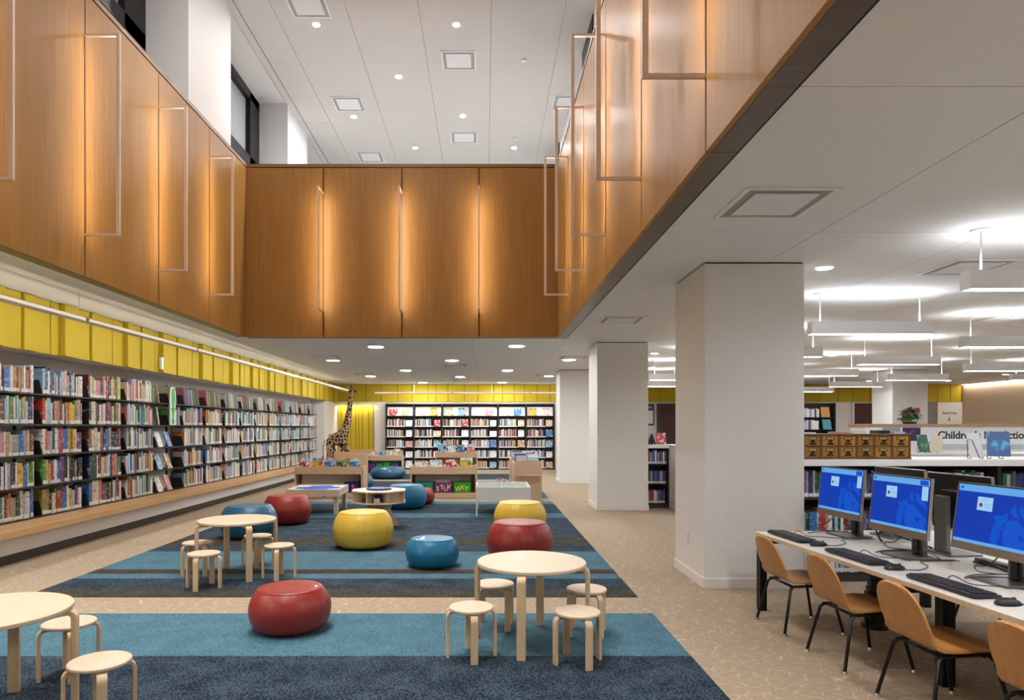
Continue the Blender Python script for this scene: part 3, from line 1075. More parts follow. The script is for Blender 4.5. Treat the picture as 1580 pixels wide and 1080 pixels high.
GRP = 'books on the left wall nearest the camera'
left_far = MB()
r5 = random.Random(11)
for row in range(5):
    z = SZ[row]
    n_row = 0
    lim = SZ[row + 1] - z - 0.03 if row < 4 else 0.33
    for b, s in enumerate(ROWS[row]):
        ys0 = BAY0 + PITCH * (b - 1)
        seq = parse(s)
        tot = sum(q for _, q in seq)
        start = 6.80 if b == 0 else ys0 + GAP
        end = ys0 + PITCH - 0.012
        sc_ = (end - start) / tot
        y = start
        if b:
            bookend(-5.09, start - 0.003, z, 'black bookend on the %s shelf, %s joint from the left edge' % (SHELFNAME[row], ORD[b]))
        prev_h = 0.27
        for i, (c, q) in enumerate(seq):
            wd = q * sc_
            n_row += 1
            ht = min(lim, max(0.20, prev_h * 0.35 + 0.65 * r5.uniform(0.21, 0.335)))
            if i == 0 and b:
                ht = min(lim, 0.29)
            prev_h = ht
            dp = r5.uniform(0.185, 0.203)
            xs_ = -5.0 - r5.uniform(0, 0.012)
            book(xs_ - dp / 2, y + wd / 2, z + 0.001, wd * 0.97, dp, ht, pi / 2, c,
                 '%s book, %s from the picture edge on the %s left wall shelf' % (PAL[c][0], ordn(n_row), SHELFNAME[row]), GRP, lab=r5.random() < 0.8)
            y += wd
    # bays farther along: one mass of books, each still a box with its label
    for b in range(3, 15):
        ys0 = BAY0 + PITCH * (b - 1)
        end = min(ys0 + PITCH, 19.86) - 0.012
        if ys0 > 19.6:
            break
        if b == 4 and row < 3:
            continue                     # face-out display bay, built below
        gap = GAP if b < 9 else 0.10
        if row == 4 and b > 4:
            gap = 0.15
        start = ys0 + gap
        if b == 4 and row >= 3:
            start = ys0 + 0.50
        bookend(-5.09, start - 0.003, z, 'black bookend on the %s shelf, %s joint from the left edge' % (SHELFNAME[row], ORD[b]))
        y = start
        hue = r5.choice(('WWS', 'WL', 'WCC', 'SW', 'gWW', 'WWW'))
        toprow = row == 4 and b > 3
        if toprow:
            y += 0.05
            while y < end - 0.03:
                k = PAL[r5.choice('WWWWWCSLglPA')][1]
                v = r5.uniform(0.8, 1.1)
                stuff_book(left_far, -5.0 - 0.1 - r5.uniform(0, .01), y, z + 0.006, 0.012, 0.2, r5.uniform(0.24, 0.30), pi / 2, tuple(min(0.8, q * v) for q in k), lab=False, lean=-0.26)
                y += r5.uniform(0.04, 0.11)
            continue
        while y < end - 0.012:
            wd = min(r5.choice((0.012, 0.018, 0.02, 0.025, 0.03, 0.04)), end - y)
            c = r5.choice(hue + hue + 'WWWCCSSLLRBNKPTYAgUOGl') if not toprow else r5.choice('WWWWCSLgPA')
            ht = min(lim, r5.uniform(0.21, 0.315))
            dp = r5.uniform(0.185, 0.203)
            k = PAL[c][1]
            v = r5.uniform(0.75, 1.2)
            stuff_book(left_far, -5.0 - dp / 2 - r5.uniform(0, .012), y + wd / 2, z + 0.0005, wd * 0.96, dp, ht, pi / 2, tuple(min(0.8, q * v) for q in k), lab=r5.random() < 0.7)
            y += wd
        if b == 4:
            # the first part of the bay holds leaning face-out books on the two top shelves
            pass
# bay before the frame
for row in range(5):
    y = 6.0
    while y < 6.75:
        wd = r5.choice((0.02, 0.03, 0.04))
        c = r5.choice('WCSLRBNKPT')
        stuff_book(left_far, -5.1, y + wd / 2, SZ[row] + 0.0005, wd * 0.96, 0.2, r5.uniform(0.21, 0.28), pi / 2, PAL[c][1])
        y += wd
o = left_far.build('books', BOOKS, None, colors=True)
tag(o, 'mixed books packed along the farther part of the left wall shelves', 'books', None, 'stuff')

# tall green fish-shaped book and face-out books in the display bay
t = thing('shaped_picture_book', 'tall white picture book with green crocodile shape on the left wall', 'book', (-4.962, 10.50, SZ[3] + 0.001), pi / 2)
MB().prism([(-0.085, 0), (0.085, 0), (0.09, 0.50), (0.05, 0.60), (-0.05, 0.60), (-0.09, 0.50)], -0.012, 0.012, Matrix.Rotation(pi / 2, 4, 'X')).build('cover', PALM['W'], t, bevel=0.004)
GBR = plain('bright_green_print', (0.02, 0.42, 0.07), 0.4)
MB().prism([(-0.03, 0.02), (0.03, 0.02), (0.045, 0.05), (0.02, 0.12), (0.04, 0.2), (0.07, 0.26), (0.035, 0.28), (0.055, 0.38), (0.06, 0.48), (0.03, 0.585), (-0.03, 0.585), (-0.06, 0.48), (-0.05, 0.38), (-0.03, 0.28), (-0.065, 0.26), (-0.04, 0.2), (-0.02, 0.12), (-0.045, 0.05)],
           0.0121, 0.015, Matrix.Rotation(pi / 2, 4, 'X')).build('printed_shape', GBR, t)
CV = {}
for i, (a, b) in enumerate((('W', 'S'), ('W', 'P'), ('A', 'W'), ('S', 'N'), ('C', 'O'), ('R', 'W'), ('l', 'W'), ('Y', 'R'), ('B', 'S'), ('W', 'L'), ('W', 'g'), ('P', 'C'), ('E', 'l'), ('Y', 'G'))):
    CV[i] = (cover_mat('picture_cover', PAL[a][1], PAL[b][1], 14), PAL[a][0] + ' and ' + PAL[b][0])


def face_out(name, x, y, z, wd, ht, th, rz, tilt, ci, label, group):
    """cover faces local -y, leaning back by tilt"""
    t = thing(name, label, 'picture book', (x, y, z), rz, group)
    M = Matrix.Translation((0, 0, th * sin(tilt))) @ Matrix.Rotation(-tilt, 4, 'X')
    MB().box(-wd / 2, wd / 2, 0, th * 0.15, 0, ht, M=M).box(-wd / 2, wd / 2, th * 0.85, th, 0, ht, M=M).box(-wd / 2, -wd / 2 + 0.002, th * .15, th * .85, 0, ht, M=M).build('cover', CV[ci][0], t)
    MB().box(-wd / 2 + 0.002, wd / 2 - 0.004, th * 0.15, th * 0.85, 0.004, ht - 0.004, M=M).build('pages', PAGES, t)
    return t


q = 0
for row, nm in ((2, 'middle'), (1, 'fourth'), (0, 'bottom')):
    for j in range(2):
        q += 1
        face_out('picture_book', -5.0 + 0.005, 10.17 + 0.29 * j + 0.05, SZ[row] + 0.001, 0.21, 0.25, 0.018, pi / 2 + 0.15, 0.35, [9, 8, 3, 2, 10, 11][q - 1],
                 'face-out picture book, %s of two on the %s left wall shelf' % (('left', 'right')[j], nm), 'face-out books on the left wall')
    bookend(-5.09, 10.10, SZ[row], 'black bookend beside face-out books on the %s left wall shelf' % nm)
for row, nm in ((4, 'top'), (3, 'second')):
    for j in range(1):
        face_out('picture_book', -5.01, 10.16 + 0.1 * j, SZ[row] + 0.001, 0.20, 0.27, 0.02, pi / 2 + 0.6, 0.12, [0, 2][row - 3],
                 'pale face-out picture book beside the green crocodile book, %s shelf' % nm, 'face-out books on the left wall')

# ------------------------------------------------------------------ back wall bookcase
BX0, BP = -3.19, 0.905
BZ = [0.05, 0.385, 0.72, 1.055, 1.39]
bk = thing('back_bookcase', 'wide black bookcase of six bays against the back wall', 'bookcase', (0, 0, 0))
BYF = 21.30
bx('back_panel', SHELFM, (BX0, BX0 + 6 * BP, 21.54, 21.565, 0.03, 2.13), bk)
for i in range(7):
    bx('upright', SHELFM, (BX0 + i * BP - 0.018, BX0 + i * BP + 0.018, BYF + 0.01, 21.54, 0.0, 2.13), bk)
for i in range(6):
    x0, x1 = BX0 + i * BP + 0.019, BX0 + (i + 1) * BP - 0.019
    for z in BZ:
        bx('shelf', SHELFM, (x0, x1, BYF + 0.01, 21.54, z - 0.02, z), bk)
        bx('shelf_lip', SHELFL, (x0, x0 + 0.60, BYF, BYF + 0.0095, z - 0.012, z + 0.025), bk)
    bx('top_shelf', SHELFM, (x0, x1, BYF + 0.01, 21.54, 1.715, 1.735), bk)
    MB().box(x0 + 0.02, x1 - 0.02, 0, 0.012, 0, 0.30, M=Matrix.Translation((0, 21.38, 1.737)) @ Matrix.Rotation(-0.25, 4, 'X')).build('display_board', LABELW, bk)
    bx('top_panel', SHELFM, (x0, x1, BYF + 0.01, 21.54, 2.09, 2.13), bk)
back_books = MB()
rb = random.Random(5)
q = 0
for i in range(6):
    x0, x1 = BX0 + i * BP + 0.03, BX0 + (i + 1) * BP - 0.03
    for k, z in enumerate(BZ):
        x = x0
        lim = x0 + rb.uniform(0.5, 0.58)
        pal = rb.choice(('WWgLPCA', 'WCgMAN', 'gSTWC', 'MPUWgC', 'WWWSLg'))
        while x < lim:
            wd = rb.choice((0.014, 0.02, 0.026, 0.03))
            c = rb.choice(pal + 'WSMNAKCg')
            v = rb.uniform(0.75, 1.15)
            stuff_book(back_books, x + wd / 2, BYF + 0.03 + 0.09, z + 0.0005, wd * 0.95, 0.17, rb.uniform(0.2, 0.26), 0, tuple(min(.75, a * v) for a in PAL[c][1]), lab=False)
            x += wd
        q += 1
        face_out('picture_book', x1 - 0.13, BYF + 0.03, z + 0.001, rb.uniform(0.19, 0.24), rb.uniform(0.19, 0.25), 0.015, 0, 0.25, rb.choice((0, 9, 10, 3, 11, 0, 10, 5, 8, 9, 2, 4)),
                 'face-out book in %s bay of back bookcase, %s shelf from floor' % (ORD[i + 1], ORD[k + 1]), 'face-out books on the back wall')
    for j, xx in enumerate((x0 + 0.2, x0 + 0.6)):
        face_out('picture_book', xx, BYF + 0.055, 1.737, rb.uniform(0.2, 0.27), rb.uniform(0.2, 0.27), 0.012, 0, 0.25, [5, 6, 10, 7, 4, 3, 9, 11, 10, 8, 13, 1][i * 2 + j],
                 'face-out book on display board of %s bay, %s one' % (ORD[i + 1], ('left', 'right')[j]), 'books on the top display of the back bookcase')
o = back_books.build('books', BOOKS, None, colors=True)
tag(o, 'mixed slim books standing on the back wall bookcase', 'books', None, 'stuff')

# ------------------------------------------------------------------ poufs


def pouf(x, y, r, h, mat, label, sq=0.0):
    t = thing('pouf', label, 'pouf', (x, y, 0.006 if cx0 < x < cx1 else 0.001), rnd.uniform(0, 1), 'round vinyl poufs')
    prof = [(0.0, 0.0), (0.60 * r, 0.0), (0.70 * r, 0.004), (0.86 * r, 0.09 * h), (0.955 * r, 0.25 * h), (r, 0.48 * h), (0.975 * r, 0.65 * h), (0.90 * r, 0.82 * h), (0.80 * r, 0.945 * h), (0.765 * r, 0.972 * h)]
    # smooth the side by sampling a spline through prof[2:]
    pts = prof[2:]
    fine = []
    for i in range(len(pts) - 1):
        p0 = pts[max(i - 1, 0)]
        p1, p2 = pts[i], pts[i + 1]
        p3 = pts[min(i + 2, len(pts) - 1)]
        for s in range(3):
            u = s / 3
            fine.append(tuple(0.5 * (2 * p1[k] + (p2[k] - p0[k]) * u + (2 * p0[k] - 5 * p1[k] + 4 * p2[k] - p3[k]) * u * u + (3 * p1[k] - p0[k] - 3 * p2[k] + p3[k]) * u ** 3) for k in (0, 1)))
    fine.append(pts[-1])

    def seam(a, rr, z):
        q = (a % (2 * pi / 6)) - pi / 6
        return 1 - 0.010 * math.exp(-(q / 0.018) ** 2)
    MB().lathe(prof[:2] + fine, 120, seam).build('body', mat, t, smooth=True)
    top = [(0.772 * r, 0.968 * h), (0.76 * r, 0.985 * h), (0.70 * r, 0.995 * h), (0.5 * r, h), (0.25 * r, 0.997 * h), (0.0, 0.99 * h)]
    MB().lathe(top, 72).build('top_panel', mat, t, smooth=True)
    pts = [(0.774 * r * cos(a * pi / 36), 0.774 * r * sin(a * pi / 36), 0.968 * h) for a in range(73)]
    MB().tube(pts, 0.004, 6, cap=False).build('piping', mat, t, smooth=True)
    return t


def pouf_px(xc, yb, r, h, mat, label):
    yf = H * F / (yb - CY)
    Y = yf + 0.72 * r
    pouf((xc - CX) * Y / F, Y, r, h, mat, label)


pouf_px(448, 985, 0.272, 0.285, RED, 'red vinyl pouf alone in front, on the near blue carpet stripe')
pouf_px(560.5, 850, 0.345, 0.405, YELV, 'yellow vinyl pouf in front of the octagonal activity table')
pouf_px(667, 880, 0.265, 0.275, BLUEV, 'small blue vinyl pouf beside the right round table')
pouf_px(802, 872, 0.342, 0.395, RED, 'red vinyl pouf right behind the right round table')
pouf_px(802.5, 826, 0.342, 0.395, YELV, 'yellow vinyl pouf behind a red one, before the white bin table')
pouf_px(443, 811.5, 0.335, 0.40, RED, 'red vinyl pouf at the left, by the blue-topped play table')
pouf_px(384, 834, 0.345, 0.395, TEALV, 'teal blue vinyl pouf half hidden behind the left round table')
pouf_px(627, 787, 0.345, 0.395, BLUEV, 'big blue vinyl pouf behind the octagonal activity table')
pouf_px(648, 779.4, 0.265, 0.275, RED, 'small red vinyl pouf peeping out behind a big blue one')
pouf_px(599, 739.5, 0.47, 0.30, TEALV, 'wide teal pouf before the back left book browser')
pouf_px(558, 755, 0.265, 0.27, TEALV, 'small teal pouf behind the end of the left book browser')

# ------------------------------------------------------------------ round tables and stools


def bent_leg(ro, h, wd, th, ri, rc=0.045):
    """bent ply leg in local x (radial) / z, width along y"""
    pts = [(ri, h)]
    for k in range(9):
        a = pi / 2 - k * pi / 16
        pts.append((ro - rc + rc * cos(a), h - rc + rc * sin(a)))
    pts.append((ro, 0.0))
    inn = [(ri, h - th)]
    for k in range(9):
        a = pi / 2 - k * pi / 16
        inn.append((ro - rc + (rc - th) * cos(a), h - rc + (rc - th) * sin(a)))
    inn.append((ro - th, 0.0))
    m = MB()
    n = len(pts)
    b = 0
    for s in (-1, 1):
        for p in pts + inn:
            m.v.append((p[0], s * wd / 2, p[1]))
    for i in range(n - 1):
        A, B, C, D = i, i + 1, n + i + 1, n + i            # side -
        m.f.append((A, D, C, B))
        o2 = 2 * n
        m.f.append((o2 + A, o2 + B, o2 + C, o2 + D))
        m.f.append((A, B, o2 + B, o2 + A))                  # outer
        m.f.append((D, o2 + D, o2 + C, C))                  # inner
    m.f.append((0, 2 * n, 3 * n, n))
    m.f.append((n - 1, 2 * n - 1, 4 * n - 1, 3 * n - 1))
    m.c = [None] * len(m.f)
    return m


def round_seat(R, z0, z1):
    e = 0.004
    return MB().lathe([(0, z0), (R - e, z0), (R, z0 + e), (R, z1 - e), (R - e, z1), (0, z1)], 56)


def disc_furn(name, label, cat, x, y, R, h, tt, ro, wd, th, ang, group, partname, z0):
    t = thing(name, label, cat, (x, y, z0), ang, group)
    round_seat(R, h - tt, h).build(partname, BIRCH, t, smooth=True, auto=True)
    me = bent_leg(ro, h - tt - 0.0005, wd, th, 0.05).mesh('leg', BIRCH_LEG)
    for k in range(4):
        o = bpy.data.objects.new('leg', me)
        COL.objects.link(o)
        o.parent = t
        o.rotation_euler = (0, 0, k * pi / 2)
        bv = o.modifiers.new('bevel', 'BEVEL')
        bv.width = 0.003
        bv.segments = 2
        bv.limit_method = 'ANGLE'
    return t


def round_table_(x, y, ang, label):
    disc_furn('round_table', label, 'table', x, y, 0.345, 0.515, 0.022, 0.368, 0.052, 0.026, ang, 'round birch play tables', 'tabletop', 0.005)


def stool(px, py, ang, label, z=0.305):
    x, y = atz(px, py, z)
    disc_furn('stool', label, 'stool', x, y, 0.132, z - 0.005, 0.018, 0.15, 0.042, 0.018, ang, 'round birch stools', 'seat', 0.005)


round_table_(0.297, 4.21, atan2(-0.33, -0.08), 'round birch table on the right with four stools round it')
round_table_(-2.29, 6.12, atan2(-0.285, 0.21), 'round birch table in the middle left with four stools round it')
round_table_(-2.31, 3.07, radians(19), 'round birch table cut off by the left picture edge')
stool(890.9, 941.8, atan2(-0.14, 0.05), 'birch stool in front of the right table, the right-hand one')
stool(727.4, 935, atan2(-0.14, 0.02), 'birch stool in front of the right table, the left-hand one')
stool(763.3, 899, atan2(-0.12, 0.09), 'birch stool behind the right table, at its left')
stool(905, 907, atan2(-0.14, 0.02) + 0.4, 'birch stool behind the right table, at its right')
stool(314.7, 852.4, atan2(-0.14, -0.01), 'birch stool in front of the middle left table, nearest of four')
stool(304.6, 836, atan2(-0.12, -0.10), 'birch stool at the far left of the middle left table')
stool(398, 825.4, atan2(-0.13, 0.03), 'birch stool behind the middle left table, near the teal pouf')
stool(430.5, 840, atan2(-0.14, 0.0) + 0.15, 'birch stool at the right of the middle left table')
stool(154, 1018, atan2(-0.12, 0.08), 'nearest birch stool at the bottom left, in front of the cut-off table')
stool(107, 958.7, atan2(-0.12, 0.09), 'birch stool tucked behind the cut-off table at bottom left')

# ------------------------------------------------------------------ play tables
# blue topped table
t = thing('play_table', 'low birch play table with a blue and white top, left', 'table', (-2.69, 10.69, 0.005), radians(2))
m = MB()
m.box(-0.41, 0.41, -0.44, -0.415, 0.28, 0.40).box(-0.41, 0.41, 0.415, 0.44, 0.28, 0.40).box(-0.41, -0.385, -0.415, 0.415, 0.28, 0.40).box(0.385, 0.41, -0.415, 0.415, 0.28, 0.40)
m.build('rim', BIRCH, t, bevel=0.008)
bx('tabletop', LAMW, (-0.385, 0.385, -0.415, 0.415, 0.36, 0.385), t)
BLUEP = plain('blue_play_board', (0.008, 0.085, 0.55), 0.6, spec=0.2)
MB().prism([(-0.16, -0.36), (0.16, -0.36), (0.20, -0.2), (0.36, -0.12), (0.36, 0.12), (0.20, 0.2), (0.16, 0.36), (-0.16, 0.36), (-0.20, 0.2), (-0.36, 0.12), (-0.36, -0.12), (-0.20, -0.2)], 0.386, 0.394, Matrix.Scale(0.98, 4)).build('blue_board', BLUEP, t)
for sx in (-1, 1):
    for sy in (-1, 1):
        bx('leg', BIRCH, (sx * 0.352 - 0.032, sx * 0.352 + 0.032, sy * 0.36 - 0.032, sy * 0.36 + 0.032, 0.0, 0.28), t, bevel=0.004)
bx('label_plate', INK, (0.16, 0.21, -0.443, -0.440, 0.285, 0.296), t)

# octagonal activity table
t = thing('activity_table', 'octagonal maple activity table with a navy disc on top', 'table', (-1.44, 9.0, 0.005), radians(6))
oc = lambda R, o=pi / 8: [(R * cos(o + k * pi / 4), R * sin(o + k * pi / 4)) for k in range(8)]
MB().prism(oc(0.385), 0.495, 0.515).build('tabletop', BIRCH, t, bevel=0.004)
MB().prism(oc(0.385), 0.345, 0.362).build('shelf_board', BIRCH, t, bevel=0.003)
MB().prism(oc(0.14), 0.362, 0.495).build('core', NAVYP, t)
for k in range(8):
    a = pi / 8 + k * pi / 4
    M = Matrix.Rotation(a, 4, 'Z')
    MB().box(0.15, 0.372, -0.007, 0.007, 0.362, 0.495, M=M).build('divider', BIRCH, t)
for k in (1, 2, 4, 7):
    a = k * pi / 4
    M = Matrix.Rotation(a, 4, 'Z')
    MB().box(0.275, 0.285, -0.125, 0.125, 0.362, 0.495, M=M).build('panel', BIRCH, t)
MB().lathe([(0.0, 0.0), (0.165, 0.0), (0.175, 0.012), (0.168, 0.022), (0.10, 0.026), (0, 0.026)], 40, M=Matrix.Translation((0, 0, 0.515))).build('navy_disc', NAVYP, t, smooth=True)
prof = [(-0.30, 0), (-0.22, 0), (-0.20, 0.02), (0.20, 0.02), (0.22, 0), (0.30, 0), (0.285, 0.06), (0.20, 0.16), (0.17, 0.24), (0.20, 0.345), (-0.20, 0.345), (-0.17, 0.24), (-0.20, 0.16), (-0.285, 0.06)]
for k, a in enumerate((0.5, 0.5 + pi / 2)):
    M = Matrix.Rotation(a, 4, 'Z') @ Matrix.Rotation(pi / 2, 4, 'X')
    MB().prism(prof, -0.011, 0.011, M).build('pedestal_board', BIRCH, t)
for i, (a, m_, nm) in enumerate(((-pi / 2 + 0.05, LABELW, 'white'), (-3 * pi / 4 + 0.105, PALM['U'], 'brown'))):
    o = bx('play_block', m_, (-0.04, 0.04, -0.02, 0.02, 0, 0.06), None, bevel=0.004, loc=(-1.44 + 0.25 * cos(a), 9.0 + 0.25 * sin(a), 0.3685), rot=(0, 0, a + pi / 2))
    tag(o, 'small %s block in the activity table compartment' % nm, 'toy block')

# white bin table
t = thing('book_bin_table', 'white bin table with a recessed pale green top', 'table', (0.285, 10.63, 0.005), 0)
m = MB()
m.box(-0.42, 0.42, -0.49, -0.472, 0.24, 0.445).box(-0.42, 0.42, 0.472, 0.49, 0.24, 0.445).box(-0.42, -0.402, -0.472, 0.472, 0.24, 0.445).box(0.402, 0.42, -0.472, 0.472, 0.24, 0.445)
m.build('side_panel', LAMW, t, bevel=0.004)
bx('bottom_panel', LAMW, (-0.402, 0.402, -0.472, 0.472, 0.24, 0.255), t)
bx('lining', GREENG, (-0.40, 0.40, -0.47, 0.47, 0.33, 0.345), t)
bx('divider', GREENG, (-0.02, -0.012, -0.47, 0.47, 0.345, 0.42), t)
for sx in (-1, 1):
    for sy in (-1, 1):
        bx('leg', LAMW, (sx * 0.408 - 0.012, sx * 0.408 + 0.012, sy * 0.478 - 0.012, sy * 0.478 + 0.012, 0, 0.24), t)

# ------------------------------------------------------------------ book browsers


def browser(name, label, x0, x1, yf, zf, zb, dep, arch=False, upper=False):
    """front tray with fascia, open shelf below, higher back panel"""
    t = thing(name, label, 'book browser', ((x0 + x1) / 2, yf, 0.005 if yf < 19.6 else 0), 0, 'maple book browsers')
    W = (x1 - x0) / 2
    th = 0.02
    for s in (-1, 1):
        a = s * W
        e = (min(a, a - s * th), max(a, a - s * th))
        m = MB()
        m.prism([(0, 0), (dep, 0), (dep, zb), (dep - 0.16, zb), (dep - 0.26, zf + 0.02), (0, zf + 0.02)], e[0], e[1], Matrix(((0, 0, 1, 0), (1, 0, 0, 0), (0, 1, 0, 0), (0, 0, 0, 1))))
        m.build('side_panel', BINW, t, bevel=0.003)
    i0, i1 = -W + th + 0.001, W - th - 0.001
    bx('fascia', BINW, (i0, i1, 0.0, 0.018, zf - 0.145, zf), t, bevel=0.003)
    bx('tray_floor', BINW, (i0, i1, 0.018, dep - 0.02, zf - 0.145, zf - 0.13), t)
    bx('bottom_board', BINW, (i0, i1, 0.0, dep - 0.02, 0.075, 0.095), t)
    bx('plinth', BINW, (i0, i1, 0.0, 0.018, 0.0, 0.075), t)
    if arch:
        n = 14
        pts = [(i0, zf - 0.13), (-0.13, zf - 0.13)] + [(0.16 * -cos(k * pi / n), zf - 0.02 + 0.16 * sin(k * pi / n)) for k in range(n + 1)] + [(0.13, zf - 0.13), (i1, zf - 0.13), (i1, zb), (i0, zb)]
        pts = [(a, b) for a, b in pts]
        MB().prism(pts, -dep, -dep + 0.018, Matrix.Rotation(pi / 2, 4, 'X')).build('back_panel', BINW, t)
    else:
        bx('back_panel', BINW, (i0, i1, dep - 0.02, dep - 0.002, 0.095, zb), t)
    bx('inner_panel', plain('pale_panel', (0.52, 0.47, 0.42), 0.6) if 'pale_panel' not in MATS else MATS['pale_panel'], (i0 + 0.05, i1 - 0.08, dep - 0.16, dep - 0.145, 0.097, zf - 0.147), t)
    return t


BR1 = browser('book_browser', 'maple book browser on the left, its tray full of picture books', -3.67, -2.37, 12.75, 0.60, 0.60, 0.42)
t = thing('arched_divider', 'maple end board with an arched cutout behind the left book browser', 'board', (-2.72, 13.22, 0.005), 0)
n = 16
pts = [(-0.30, 0), (0.30, 0), (0.30, 0.87), (-0.30, 0.87)]
hole = [(0.13 * cos(k * pi / n), 0.60 + 0.15 * sin(k * pi / n)) for k in range(n + 1)]
poly = [(-0.30, 0.0), (0.30, 0.0), (0.30, 0.60)] + [(0.13, 0.60)] + hole[1:-1] + [(-0.13, 0.60), (-0.30, 0.60)]
MB().prism([(-0.30, 0), (0.356, 0), (0.356, 0.60), (-0.30, 0.60)], -0.02, 0.0, Matrix.Rotation(pi / 2, 4, 'X')).build('lower_board', BINW, t)
up = [(-0.30, 0.6005), (-0.13, 0.6005)] + [(-0.13 * cos(k * pi / n), 0.60 + 0.15 * sin(k * pi / n)) for k in range(1, n)] + [(0.13, 0.6005), (0.356, 0.6005), (0.356, 0.87), (-0.30, 0.87)]
MB().prism(up, -0.02, 0.0, Matrix.Rotation(pi / 2, 4, 'X')).build('upper_board', BINW, t)
bx('arch_lining', CAPW, (-0.125, 0.125, 0.0005, 0.012, 0.61, 0.74), t)
bx('arm_board', BINW, (0.357, 0.376, -0.46, -0.001, 0.0, 0.60), t)

BR2 = browser('book_browser', 'maple book browser in the middle with letter bins below', -1.435, -0.165, 12.75, 0.60, 0.62, 0.42)
t = thing('book_browser_tray', 'upper maple tray of books behind the middle book browser', 'book browser', (-0.585, 13.45, 0.005), 0, 'maple book browsers')
for s in (-1, 1):
    bx('side_panel', BINW, (s * 0.42 - 0.01, s * 0.42 + 0.01, 0, 0.40, 0.0, 0.86), t)
bx('fascia', BINW, (-0.409, 0.409, 0, 0.018, 0.745, 0.85), t)
bx('tray_floor', BINW, (-0.409, 0.409, 0.018, 0.40, 0.745, 0.76), t)
bx('back_panel', BINW, (-0.409, 0.409, 0.38, 0.40, 0.0, 0.744), t)
BR3 = browser('book_browser', 'maple book browser at the back left, near the giraffe', -3.256, -2.29, 18.3, 0.585, 0.585, 0.42)


def tray_books(xa, xb, y, z, n, group, where, seed, hh=(0.2, 0.27), cis=None):
    r = random.Random(seed)
    st = (xb - xa) / n
    for i in range(n):
        ci = cis[i] if cis else r.randrange(14)
        for dup_ in range(2):
            lab = '%s picture book in %s, %s from its left, %s' % (('front', 'rear')[dup_], where, ORD[i + 1], ('cover seen', 'behind it')[dup_])
            face_out('picture_book', xa + st * (i + .5) + r.uniform(-.01, .01), y + 0.05 + dup_ * 0.075, z + 0.001, st * 0.80, r.uniform(*hh) + dup_ * 0.035, 0.014, r.uniform(-.03, .03), 0.15, ci if dup_ == 0 else r.randrange(14), lab, group)


tray_books(-3.62, -2.42, 12.77, 0.475, 5, 'books in the browser trays', 'the left browser tray', 3, cis=[5, 7, 8, 12, 8])
tray_books(-1.39, -0.22, 12.77, 0.475, 4, 'books in the browser trays', 'the middle browser tray', 4, cis=[0, 0, 5, 13])
tray_books(-0.98, -0.19, 13.48, 0.765, 4, 'books in the browser trays', 'the upper middle tray', 5, hh=(0.2, 0.24), cis=[3, 0, 8, 11])
tray_books(-3.2, -2.34, 18.32, 0.461, 4, 'books in the browser trays', 'the back left browser tray', 6, cis=[4, 8, 6, 4])


def letter_bin(x, y, w_, mat, txt, lmat, label, h=0.20):
    t = thing('letter_bin', label, 'bin', (x, y, 0.1015), 0, 'alphabet bins under the browsers')
    m = MB()
    d = 0.2
    m.box(-w_ / 2, w_ / 2, 0, 0.006, 0, h).box(-w_ / 2, w_ / 2, d - 0.006, d, 0, h).box(-w_ / 2, -w_ / 2 + 0.006, 0.006, d - 0.006, 0, h).box(w_ / 2 - 0.006, w_ / 2, 0.006, d - 0.006, 0, h)
    m.box(-w_ / 2 + 0.006, w_ / 2 - 0.006, 0.006, d - 0.006, 0, 0.008)
    m.build('body', mat, t)
    n_ = len(txt)
    for i, c in enumerate(txt):
        text_obj('letter', c, 0.125, lmat, t, (-w_ / 2 + 0.025 + i * (w_ - 0.05) / n_, -0.0012, 0.035 + (0.03 if i % 2 else 0) + (0.015 if i == n_ - 1 and n_ > 3 else 0)), (pi / 2, 0, 0), 0.001, True)
    r = random.Random(w_ * 100)
    bm = MB()
    x_ = -w_ / 2 + 0.02
    return t


letter_bin(-0.80, 12.79, 0.33, PURP, 'STUV', LETY, 'purple bin lettered STUV under the middle browser')
letter_bin(-0.435, 12.79, 0.33, GRNB, 'WXY', LETY, 'green bin lettered WXY under the middle browser')
letter_bin(-1.17, 12.79, 0.33, TEALB, 'P', LETY, 'teal green bin half hidden by the blue pouf')
letter_bin(-2.58, 12.79, 0.30, NAVYP, 'RS', LETO, 'navy bin lettered Rs under the left browser')
for k, (xx, ci) in enumerate(((-0.90, 10), (-0.82, 1), (-0.73, 9))):
    face_out('picture_book', xx, 12.88, 0.112, 0.10, 0.235, 0.012, 0, 0.1, ci, 'small book standing in the purple STUV bin, %s of three' % ORD[k + 1], 'books in the purple bin')
for k, (xx, mt, nm) in enumerate(((-2.92, GRNB, 'green'), (-2.72, GRNB, 'light green'), (-2.48, PURP, 'purple'), (-3.13, PURP, 'dark purple'))):
    o = bx('storage_bin', mt, (-0.085, 0.085, 0, 0.2, 0, 0.25 + 0.04 * (k == 1)), None, bevel=0.01, loc=(xx, 18.34, 0.1015))
    tag(o, '%s bin under the back left browser, %s from its left' % (nm, ['second', 'third', 'fourth', 'first'][k]), 'bin')


